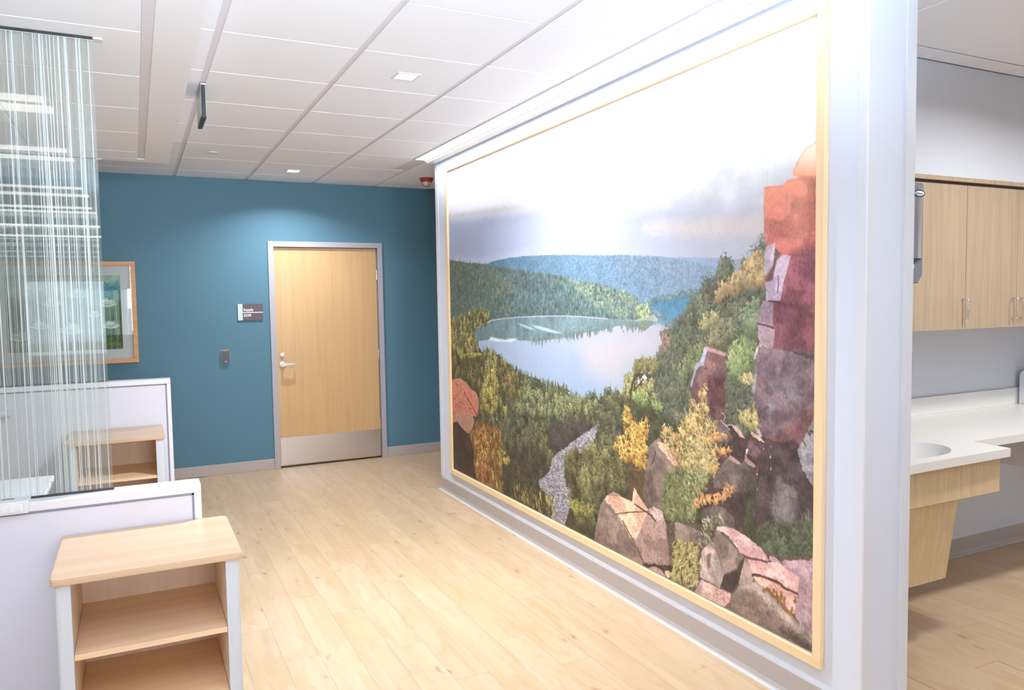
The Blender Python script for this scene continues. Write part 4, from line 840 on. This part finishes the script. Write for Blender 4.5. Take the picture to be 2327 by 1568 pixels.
def paint_flowers():
    c = Canvas(849, 639, .8, 21); R = c.r
    c.poly([(-9, -9), (860, -9), (860, 650), (-9, 650)], (96, 138, 84), 2, .25, (58, 84, 52), 90, 'n1')
    c.poly([(-9, -9), (860, -9), (860, 120), (-9, 200)], (214, 222, 214), 20, .05, soft=60)
    c.poly([(500, 60), (860, 60), (860, 240), (560, 250)], (92, 158, 168), 20, .15, soft=30)
    for x, y in c.inside([(0, 200), (849, 200), (849, 639), (0, 639)], 130): c.blob(x, y, 20+25*R.random(), 30+40*R.random(), [(122, 156, 76), (62, 92, 48), (86, 120, 60), (146, 176, 98)][int(R.integers(4))], .3, .2, .5, 0, 1.2)
    for x in (120, 260, 420, 560, 700, 752, 800): c.line([(x, 180), (x+12, 420), (x+4, 650)], (124, 164, 80), 9, alpha=.8)
    for fx, fy, s in ((150, 140, 70), (330, 240, 80), (520, 170, 90), (740, 250, 80), (240, 430, 80), (470, 470, 110), (760, 440, 75), (640, 340, 60), (90, 520, 90)):
        for k in range(13):
            a = math.pi+math.pi*k/12; L_ = s*(.8+.3*R.random())
            c.poly([(fx-6, fy), (fx+L_*.55*math.cos(a-.12), fy+L_*.5*math.sin(a-.12)), (fx+L_*math.cos(a), fy+L_*.75*math.sin(a)), (fx+L_*.55*math.cos(a+.12), fy+L_*.5*math.sin(a+.12)), (fx+6, fy)], (236, 240, 238), 1.5, .05, (206, 222, 216), 90)
        c.poly([(fx-s, fy-6), (fx-s*.5, fy+s*.22), (fx, fy+s*.3), (fx+s*.5, fy+s*.22), (fx+s, fy-6), (fx, fy+s*.08)], (228, 236, 230), 2, .05, (190, 206, 196), 90)
        for k in range(9): c.line([(fx-s*.5+s*k/8, fy), (fx-s*.5+s*k/8+R.random()*6, fy-s*.25)], (150, 176, 120), 4)
    return c.image('flower_print')

def image_mat(name, img, rough=.6):
    m = mat(name, (200, 200, 200), rough, spec=.25); b = m.node_tree.nodes['Principled BSDF']
    tx = N(m, 'ShaderNodeTexImage'); tx.image = img; tx.extension = 'EXTEND'; uv = N(m, 'ShaderNodeUVMap'); uv.uv_map = 'UVMap'
    L(m, uv.outputs[0], tx.inputs['Vector']); L(m, tx.outputs['Color'], b.inputs['Base Color']); return m
def sheet(name, a, b, c, dd, mt, parent=None, uv=(0, 1)):
    """thin printed sheet a-b-c-dd (counter-clockwise from lower left) with depth, picture on the front"""
    bm = bmesh.new(); lay = bm.loops.layers.uv.new('UVMap'); P = [Vector(v) for v in (a, b, c, dd)]
    n = (P[1]-P[0]).cross(P[3]-P[0]).normalized()*.0012
    f = [bm.verts.new(v) for v in P]; g = [bm.verts.new(v-n) for v in P]
    fc = bm.faces.new(f)
    for l, q in zip(fc.loops, ((uv[0], 0), (uv[1], 0), (uv[1], 1), (uv[0], 1))): l[lay].uv = q
    bm.faces.new(g[::-1])
    for i in range(4): bm.faces.new((f[i], g[i], g[(i+1) % 4], f[(i+1) % 4]))
    return new(name, bm, mt, parent)
A(sheet('print', (FPX0, -.0155, FPZ0), (FPX1, -.0155, FPZ0), (FPX1, -.0155, FPZ1), (FPX0, -.0155, FPZ1), image_mat('flower print', paint_flowers())), 'white flowers with green stems')
A(box('glazing', PX0+FW, PX1-FW, -.020, -.018, PZ0+FW, PZ1-FW, M['clear'], None))

# ================================================================ mural
MY0, MY1, MZ0, MZ1 = -1.745, -5.497, .180, 2.640; FWM = .040
t = thing('mural', 'huge framed lake and cliff landscape print on white wall', 'mural', (XM, -3.6, .18)); A = At(t)
A(box('frame_rail', XM-.022, XM-.0005, MY1, MY0, MZ0, MZ0+FWM, M['maple'], None, .002)); A(box('frame_rail', XM-.022, XM-.0005, MY1, MY0, MZ1-FWM, MZ1, M['maple'], None, .002))
A(box('frame_stile', XM-.0218, XM-.0005, MY0-FWM, MY0, MZ0+FWM, MZ1-FWM, M['maplez'], None, .002)); A(box('frame_stile', XM-.0218, XM-.0005, MY1, MY1+FWM, MZ0+FWM, MZ1-FWM, M['maplez'], None, .002))
PW, PH = 3678, 2375
mm = image_mat('lake landscape print', paint_mural(), .55)
seams = [-1.78, -2.36, -3.31, -4.258, -5.204, -5.458]
for a, b in zip(seams[:-1], seams[1:]):
    g = .00015
    A(sheet('print_panel', (XM-.006, a-g, .225), (XM-.006, b+g, .225), (XM-.006, b+g, 2.600), (XM-.006, a-g, 2.600), mm, None, ((-1.78-a)/3.678, (-1.78-b)/3.678)))

# ================================================================ luminaires
t = thing('linear_luminaire', 'long bright linear light along the top of the mural wall', 'ceiling light', (1.03, -3.6, HC)); A = At(t)
LY0, LY1 = -5.66, -1.535
A(box('housing', .930, 1.1295, LY0, LY1, HC+.0005, HC+.006, M['trim'], None))
A(box('diffuser', .934, 1.024, LY0+.004, LY1-.006, HC-.003, HC+.003, M['glowb'], None), 'glowing white lens')
A(box('trim_rail', 1.025, 1.036, LY0, LY1, HC-.014, HC+.003, M['trim'], None, .001)); A(box('trim_rail', .927, .933, LY0, LY1, HC-.008, HC+.003, M['trim'], None, .001))
ys = [LY1, -2.22, -2.83, -3.42, -4.02, -4.60, -5.19, LY0]
for a, b in zip(ys[:-1], ys[1:]):
    A(box('cover_panel', 1.038, 1.114, b+.003, a-.003, HC-.024, HC+.003, M['cover'], None, .002))
def downlight(y, label):
    t = thing('square_downlight', label, 'ceiling light', (.142, y, HC), 'square downlights'); A = At(t)
    bm = bmesh.new()
    for q in ((.080, .094, -.062, .062), (.190, .204, -.062, .062), (.094, .190, -.062, -.048), (.094, .190, .048, .062)): bx(bm, q[0], q[1], y+q[2], y+q[3], HC-.004, HC+.002, .001)
    A(new('trim_ring', bm, M['trim'])); A(box('lens', .094, .190, y-.048, y+.048, HC-.0025, HC+.001, M['glow'], None), 'glowing lens')
downlight(-3.715, 'square recessed downlight in the ceiling nearer the camera'); downlight(-.640, 'square recessed downlight in the ceiling close to the teal wall')
t = thing('sprinkler_cover', 'small round white sprinkler cover plate on ceiling tile', 'sprinkler', (-.567, -1.27, HC)); A = At(t)
A(cyl('plate', (-.567, -1.27, HC-.005), .042, .004, 'Z', M['trim'], None, bev=.001)); A(cyl('collar', (-.567, -1.27, HC-.0015), .036, .003, 'Z', M['tee'], None))
t = thing('fire_strobe', 'red ceiling fire alarm strobe with clear lens above mural wall end', 'alarm', (1.355, -.665, HC)); A = At(t)
A(cyl('base', (1.355, -.665, HC-.018), .055, .036, 'Z', M['red'], None, r2=.066, bev=.004), 'red housing')
bm = bmesh.new(); q = bmesh.ops.create_uvsphere(bm, u_segments=24, v_segments=12, radius=.036)
bmesh.ops.transform(bm, matrix=Matrix.Translation((1.355, -.665, HC-.036)) @ Matrix.Diagonal((1, 1, 1.05, 1)), verts=bm.verts); bmesh.ops.delete(bm, geom=[v for v in bm.verts if v.co.z > HC-.030], context='VERTS')
A(new('lens', bm, M['lens'], smooth=True), 'clear lens'); A(box('flash_tube', 1.340, 1.370, -.680, -.650, HC-.060, HC-.036, M['chrome'], None, .003))
for a in (0, 90):
    c = [(1.355+.047*math.cos(math.radians(a))*math.cos(k*math.pi/8), -.665+.047*math.sin(math.radians(a))*math.cos(k*math.pi/8), HC-.035-.045*math.sin(k*math.pi/8)) for k in range(9)]
    A(tube('guard_wire', c, .002, M['red']))
# hanging sign panel seen edge-on
t = thing('hanging_sign', 'thin black panel hanging edge-on from ceiling beside soffit', 'sign', (-.778, -3.0, HC)); A = At(t)
A(box('panel', -.7865, -.7695, -3.18, -2.90, 2.560, HC-.006, M['dark'], None, .002)); A(box('face_plate', -.7905, -.787, -3.172, -2.908, 2.566, HC-.008, M['frost'], None, .001), 'pale glassy face')
A(box('face_plate', -.769, -.7655, -3.172, -2.908, 2.566, HC-.008, M['frost'], None, .001), 'pale glassy face'); A(box('canopy', -.790, -.766, -3.19, -2.89, HC-.006, HC, M['trim'], None)); A(box('bottom_rail', -.7895, -.7665, -3.182, -2.898, 2.552, 2.562, M['black'], None, .001))

# bay luminaires over and behind the camera (they show as reflections in the glass screen)
bays = [(-4.67, -5.18, -5.29, -5.40, -5.52), (-5.88, -6.52, -6.64, -6.88, -6.98), (-7.90, -8.29, -8.40, -8.79, -8.91), (None, -9.79, -9.90, -10.22, -10.33), (None, -11.8, -12.0, None, None), (None, -13.4, -13.6, None, None)]
for i, (g0, a0, a1, b0, b1) in enumerate(bays):
    t = thing('bay_luminaire', ('first', 'second', 'third', 'fourth', 'fifth', 'farthest')[i]+' row of white ceiling light bars mirrored in the threaded glass, counting downwards', 'ceiling light', (-2.7, a0, ZS), 'bay ceiling lights'); A = At(t)
    x0, x1 = -3.9, -1.49
    A(box('light_bar', x0, x1, a1, a0, ZS-.012, ZS-.001, M['glow'], None))
    if b0: A(box('light_bar', x0, x1+.02, b1, b0, ZS-.012, ZS-.001, M['glow'], None))
    if g0: A(box('baffle', x0, -1.44, a0+.004, g0, ZS-.006, ZS-.001, M['grill'], None))

# ================================================================ partitions with threaded glass
XE = -.938
def partition(label, yf, yb, h, xl=-4.2, rail=.034):
    t = thing('low_partition', label, 'partition', (XE, (yf+yb)/2, 0), 'white low partitions'); A = At(t)
    A(box('panel', xl, XE-.027, yf+.006, yb-.006, .02, h-.036, M['lamp'], None))
    bm = bmesh.new(); bx(bm, xl, XE, yf, yb, h-rail, h, .003); A(new('top_rail', bm, M['lam']))
    A(box('end_stile', XE-.026, XE, yf+.0003, yb-.0003, .0, h-rail-.0002, M['lam'], None, .003)); A(box('bottom_rail', xl, XE-.026, yf+.001, yb-.001, .0, .08, M['lam'], None, .002))
    bm = bmesh.new(); bx(bm, xl, XE-.0265, yf+.0035, yb-.0035, h-rail-.008, h-rail); bx(bm, XE-.0335, XE-.0258, yf+.0035, yb-.0035, .08, h-rail-.001); A(new('reveal', bm, M['groove']), 'dark shadow joint')
    return t
P1F, P1B, P1H = -4.302, -4.195, .887
P2F, P2B, P2H = -1.640, -1.53, 1.067
partition('nearest low white partition carrying the threaded glass screen', P1F, P1B, P1H)
partition('farther low white partition in front of the teal wall', P2F, P2B, P2H, rail=.034)

def screen(label, y, z0, x1, seed, xl=-3.6, dens=1.0, gap=0):
    r = random.Random(seed); t = thing('glass_screen', label, 'glass screen', (x1, y, z0), 'threaded glass screens'); A = At(t)
    A(box('pane', xl, x1, y-.003, y+.003, z0, ZS-.004, M['glass'], None), 'hazy clear glass')
    A(box('bottom_channel', xl, x1+.003, y-.014, y-.004, z0, z0+.007, M['black'], None), 'dark channel')
    A(box('top_channel', xl, x1+.003, y-.024, y-.005, ZS-.006, ZS, M['black'], None), 'dark channel'); A(box('top_cap', xl, x1+.034, y-.005, y+.012, ZS-.007, ZS-.001, M['trim'], None)); A(box('top_cap', x1+.003, x1+.034, y-.024, y-.005, ZS-.007, ZS-.001, M['trim'], None))
    H = ZS-.01-z0; bm = bmesh.new(); bx(bm, -.5, .5, -.5, .5, -.5, .5); me = bpy.data.meshes.new('strand'); bm.to_mesh(me); bm.free(); me.materials.append(M['strand'])
    x = x1-.012; n = 0
    while x > -2.5 and n < 120:
        k = 1 if r.random() < .55 else r.randint(2, 3)
        for q in range(k):
            w_ = r.uniform(.0012, .0032)*(1.3 if r.random() < .2 else 1); xx = x-q*r.uniform(.003, .008); tl = r.uniform(-.012, .004)
            o = bpy.data.objects.new('strand', me); COL.objects.link(o); o.parent = t
            o.scale = (w_, .0012, H/math.cos(math.atan(tl/H))); o.location = (xx+tl/2-x1, r.choice((-.0008, .0008)), (ZS-.004-z0)/2); o.rotation_euler = (0, math.atan(tl/H), 0); n += 1
        x -= r.uniform(.012, .034)/dens
    return t
screen('near threaded glass screen standing on the nearest white partition', -4.224, P1H, -1.243, 3)
screen('farther threaded glass screen behind the near one', -1.585, P2H, -1.335, 9, dens=1.2)

# power module wrapped over the near partition rail
t = thing('power_module', 'white outlet module clipped over the near partition rail', 'outlet', (-1.6, P1F, .85)); A = At(t)
A(box('housing', -1.72, -1.511, P1F-.014, -4.232, .853, .898, M['lam'], None, .004, 2))
for xa in (-1.592, -1.70):
    A(box('outlet_face', xa, xa+.066, P1F-.0165, P1F-.012, .860, .890, M['ink'], None, .003, 2))
    for dx in (.014, .042): A(box('socket', xa+dx, xa+dx+.012, P1F-.0185, P1F-.016, .867, .883, M['lam'], None, .001))
A(box('finger_slot', -1.600, -1.560, -4.262, -4.252, .8975, .8985, M['black'], None))

# ================================================================ bedside shelf units
def shelf_unit(x0, x1, y0, y1, h, label):
    """open front shelf unit; front is y0 (towards the camera)"""
    t = thing('shelf_unit', label, 'shelf unit', ((x0+x1)/2, (y0+y1)/2, 0), 'beech topped shelf units'); A = At(t)
    A(prism('top', rrect(x0, x1, y0, y1, .022), 'Z', h-.022, h, M['beech'], None, .003))
    zt = h-.0225; i0, i1 = x0+.012, x1-.010; fr = .044
    for s, a, b in ((0, i0, i0+fr), (1, i1-fr, i1)):
        pts = rrect(a, b, y0+.014, y0+.06, .014, 5, (1, 0, 0, 0) if s else (0, 0, 0, 1)); A(prism('front_post', pts, 'Z', 0, zt, M['legs'], None), 'silver grey upright')
        A(box('side_panel', a if s == 0 else b-.018, a+.018 if s == 0 else b, y0+.0605, y1-.012, .0, zt, M['legs'], None, .001))
        A(box('inner_panel', a+.0185 if s == 0 else a, b if s == 0 else b-.0185, y0+.0602, y1-.012, .0, zt, M['beechin'], None, .0005))
    A(box('back_panel', i0+fr-.002, i1-fr+.002, y1-.026, y1-.013, .03, zt, M['beechin'], None))
    k = .253
    for z in (h-k, h-2*k+.03, .06):
        if z > .03: A(box('shelf', i0+fr+.0008, i1-fr-.0008, y0+.018, y1-.027, z-.018, z, M['beechsh'], None, .001))
    for x, z in ((i0+fr+.035, h-.36), (i1-fr-.03, h-.33)): A(cyl('cover_cap', (x, y1-.0275, z), .007, .003, 'Y', M['beech'], None, seg=16))
    A(box('toe_board', i0+fr, i1-fr, y0+.03, y0+.045, 0, .041, M['beechin'], None))
    return t
shelf_unit(-1.413, -.849, -4.815, P1F-.002, .75, 'nearest beech-topped shelf unit in front of the near partition')
shelf_unit(-1.557, -1.001, -2.160, P2F-.004, .75, 'beech-topped shelf unit against the farther partition')

# white overbed table edge behind the near partition, with its metal hinge
t = thing('overbed_table', 'white table top with a chrome folding bracket behind the glass', 'table', (-1.7, -3.7, 0)); A = At(t)
A(box('table_top', -2.3, -1.505, -3.85, -3.45, .790, .815, M['lam'], None, .004)); A(box('skirt', -2.3, -1.56, -3.845, -3.455, .60, .7895, M['lam'], None, .003))
A(tube('bracket', [(-1.50, -3.60, .815), (-1.52, -3.60, .78), (-1.555, -3.60, .72), (-1.55, -3.60, .70)], .005, M['chrome'])); A(tube('bracket', [(-1.545, -3.61, .80), (-1.525, -3.61, .76), (-1.54, -3.61, .70)], .004, M['chrome']))
A(box('pedestal', -2.05, -1.98, -3.72, -3.62, .05, .60, M['lam'], None, .004)); A(box('foot', -2.3, -1.7, -3.74, -3.60, 0, .05, M['lam'], None, .006))
t = thing('paper_roll', 'short white cylinder mounted on the farther partition at far left', 'holder', (-2.0, -1.66, .9)); A = At(t)
A(cyl('roll', (-2.02, -1.672, .900), .023, .24, 'X', M['paper'], None, bev=.002)); A(cyl('end_cap', (-1.895, -1.672, .900), .026, .012, 'X', M['lam'], None, bev=.002)); A(box('mount', -1.93, -1.915, -1.672, P2F, .89, .91, M['trim'], None))

# ================================================================ alcove: cabinets, counter, dispenser
YC = -4.97; CZ0, CZ1 = 1.394, 2.135
def handle(A, x, parent=None):
    return A(tube('handle', [(x, YC, 1.552), (x, YC-.024, 1.552), (x, YC-.030, 1.546), (x, YC-.030, 1.450), (x, YC-.024, 1.444), (x, YC, 1.444)], .0045, M['steel']))
def cabinet(x0, x1, doors, label):
    t = thing('wall_cabinet', label, 'cabinet', ((x0+x1)/2, -4.8, CZ0), 'oak wall cabinets'); A = At(t)
    A(box('body', x0+.001, x1-.001, YC+.0215, -4.6005, CZ0, CZ1, M['oak'], None))
    for a, b, hx in doors:
        dr = A(box('cabinet_door', a+.0016, b-.0016, YC, YC+.020, CZ0+.001, CZ1-.001, M['oak'], None, .0008))
        h = tube('handle', [(hx, YC, 1.552), (hx, YC-.024, 1.552), (hx, YC-.030, 1.546), (hx, YC-.030, 1.450), (hx, YC-.024, 1.444), (hx, YC, 1.444)], .0045, M['chrome'])
        h.data.transform(A.m); h.parent = dr
cabinet(1.88, 2.729, [(1.88, 2.303, 1.92), (2.303, 2.729, 2.706)], 'oak wall cabinet above the sink, leftmost in view')
cabinet(2.729, 3.60, [(2.729, 3.166, 3.130), (3.166, 3.60, 3.206)], 'oak wall cabinet with paired centre handles, right of the sink cabinet')
cabinet(3.60, 4.47, [(3.60, 4.035, 4.0), (4.035, 4.47, 4.07)], 'oak wall cabinet at the far right, past the frame edge')
struct('trim_6', 1.37, XR, -4.955, -4.60, CZ1+.001, 2.150, mat('shadow gap', (92, 82, 72), .7))  # dark strip above the cabinets, the gap's shade put into its colour
struct('trim_7', 1.37, XR, YC-.006, -4.60, 2.1505, 2.1715, M['oak'], None, .001)
struct('trim_8', 1.37, 1.8795, YC+.004, -4.60, CZ0, CZ1, M['oak'])

t = thing('sink_counter', 'white solid-surface counter with integral sink over an oak apron', 'counter', (2.3, -5.0, 0)); A = At(t)
ZT = .883; TH = .038; BX, BY, BRX, BRY = 1.93, -5.200, .255, .175
# top: outline with a wide sink section, oval bowl hole
def counter_top():
    bm = bmesh.new()
    out = [(1.3755, -5.440), (2.371, -5.428), (2.385, -5.246), (4.55, -5.246), (4.55, -4.601), (1.3755, -4.601)]
    n = 48; oval = [(BX+BRX*math.cos(2*math.pi*k/n), BY+BRY*math.sin(2*math.pi*k/n)) for k in range(n)]
    vo = [bm.verts.new((x, y, ZT)) for x, y in out]; vi = [bm.verts.new((x, y, ZT)) for x, y in oval]
    eo = [bm.edges.new((vo[i], vo[(i+1) % 6])) for i in range(6)]; ei = [bm.edges.new((vi[i], vi[(i+1) % n])) for i in range(n)]
    bmesh.ops.triangle_fill(bm, use_beauty=True, edges=eo+ei)
    for f in bm.faces:
        if f.normal.z < 0: f.normal_flip()
    lo = [bm.verts.new((x, y, ZT-TH)) for x, y in out]
    for i in range(6): bm.faces.new((vo[i], lo[i], lo[(i+1) % 6], vo[(i+1) % 6]))
    bmesh.ops.recalc_face_normals(bm, faces=bm.faces)
    return bm
A(new('worktop', counter_top(), M['counter']))
bm = bmesh.new(); n = 48; rings = [(1.0, 0), (.985, -.008), (.95, -.03), (.86, -.09), (.65, -.135), (.3, -.15), (.06, -.152)]
R_ = [[bm.verts.new((BX+BRX*s*math.cos(2*math.pi*k/n), BY+BRY*s*math.sin(2*math.pi*k/n), ZT+z)) for k in range(n)] for s, z in rings]
for a, b in zip(R_[:-1], R_[1:]):
    for k in range(n): bm.faces.new((a[k], a[(k+1) % n], b[(k+1) % n], b[k]))
bm.faces.new(R_[-1]); bmesh.ops.recalc_face_normals(bm, faces=bm.faces)
for f in bm.faces: f.normal_flip() if f.normal.z < 0 else None
A(new('basin', bm, M['counter'], smooth=True)); A(cyl('drain', (BX, BY, ZT-.150), .022, .004, 'Z', M['chrome'], None))
tag_f = At(thing('faucet', 'chrome gooseneck faucet standing behind the sink basin', 'faucet', (BX, -5.0, ZT)))
tag_f(tube('spout', [(BX, -5.0, ZT), (BX, -5.0, ZT+.16), (BX, -5.02, ZT+.19), (BX, -5.06, ZT+.20), (BX, -5.12, ZT+.19), (BX, -5.14, ZT+.165)], .012, M['chrome']))
struct('trim_9', 1.3755, 4.55, -4.615, -4.601, ZT+.0005, .985, M['counter'], None, .001)
A(box('apron', 1.3755, 2.345, -5.398, -5.375, .683, ZT-TH-.0005, M['oakd'], None, .001), 'oak front apron'); A(box('apron_return', 2.325, 2.345, -5.3745, -4.95, .683, ZT-TH-.0005, M['oakd'], None, .001))
pan = prism('knee_panel', [(-5.3735, .70), (-5.354, .70), (-5.299, .30), (-5.318, .30)], 'X', 1.3755, 2.095, M['oakd']); A(pan, 'slanted oak knee panel')
A(box('support_bracket', 3.3, 3.33, -5.2, -4.602, .60, ZT-TH-.001, M['trim'], None)); 

# soap dispenser on the end of the cabinet run
DY = -5.18; dx0, dx1, dz0, dz1 = 1.955, 2.095, 1.632, 2.085
t = thing('foam_dispenser', 'tall grey and stainless hand foam dispenser beside the oak cabinets', 'dispenser', (2.01, -5.1, dz0)); A = At(t)
pts = [(dx0, dz1), (dx0, dz0+.03), (dx0+.02, dz0), (dx1-.03, dz0), (dx1, dz0+.035), (dx1+.001, dz1-.012), (dx1-.006, dz1)]
A(prism('housing', pts, 'Y', DY, -5.05, M['putty'], None, .003)); 
bm = bmesh.new(); nn = 10; a0, a1 = dx0+.012, dx1-.013; vs = []
for k in range(nn+1):
    x = a0+(a1-a0)*k/nn; yy = DY-.004-.022*math.sin(math.pi*k/nn); vs.append((bm.verts.new((x, yy, dz0+.112)), bm.verts.new((x, yy, dz1-.022)), bm.verts.new((x, DY, dz0+.112)), bm.verts.new((x, DY, dz1-.022))))
for a, b in zip(vs[:-1], vs[1:]): bm.faces.new((a[0], b[0], b[1], a[1])); bm.faces.new((a[2], b[2], b[0], a[0])); bm.faces.new((a[1], b[1], b[3], a[3]))
bmesh.ops.recalc_face_normals(bm, faces=bm.faces); A(new('front_cover', bm, M['chrome'], smooth=False), 'curved stainless cover')
def ovalm(name, cx, cz, rx, rz, y, th, mt): return prism(name, [(cx+rx*math.cos(2*math.pi*k/32), cz+rz*math.sin(2*math.pi*k/32)) for k in range(32)], 'Y', y-th, y, mt)
ox = 2.030; A(ovalm('emblem', ox, dz1-.052, .037, .0165, DY-.0245, .002, M['ring']), 'navy oval emblem'); A(ovalm('emblem_field', ox, dz1-.052, .030, .0105, DY-.0262, .001, M['ink']))
p = text('lettering', 'Betten', .017, (ox-.026, DY-.0278, dz1-.058), M['ring'], t, .0003); A(p)
A(prism('drop_mark', [(ox-.006, dz0+.070), (ox, dz0+.064), (ox+.006, dz0+.070), (ox+.005, dz0+.078), (ox, dz0+.094), (ox-.005, dz0+.078)], 'Y', DY-.0012, DY, M['ink']), 'white drop symbol')
A(box('wall_bracket', 1.99, 2.04, -5.05, YC-.0005, 1.75, 1.95, M['putty'], None))

# white carton at the right edge
t = thing('carton', 'white carton with a red-brown round mark on the counter', 'box', (3.95, -4.7, ZT)); A = At(t)
A(prism('body', [(-4.628, ZT), (-4.628, 1.07), (-4.648, 1.095), (-4.800, 1.10), (-4.860, 1.075), (-4.860, ZT)], 'X', 3.80, 4.02, M['paper'], None, .002))
A(prism('round_mark', [(-4.75+.05*math.cos(2*math.pi*k/28), 1.02+.05*math.sin(2*math.pi*k/28)) for k in range(28)], 'X', 3.7985, 3.8, M['biohaz'], None), 'red-brown disc')

for o in bpy.data.objects:
    if o.type == 'MESH' and o.name.split('.')[0] in ('lens',) and o.data.materials and o.data.materials[0] == M['lens']: pass
bpy.context.view_layer.update()
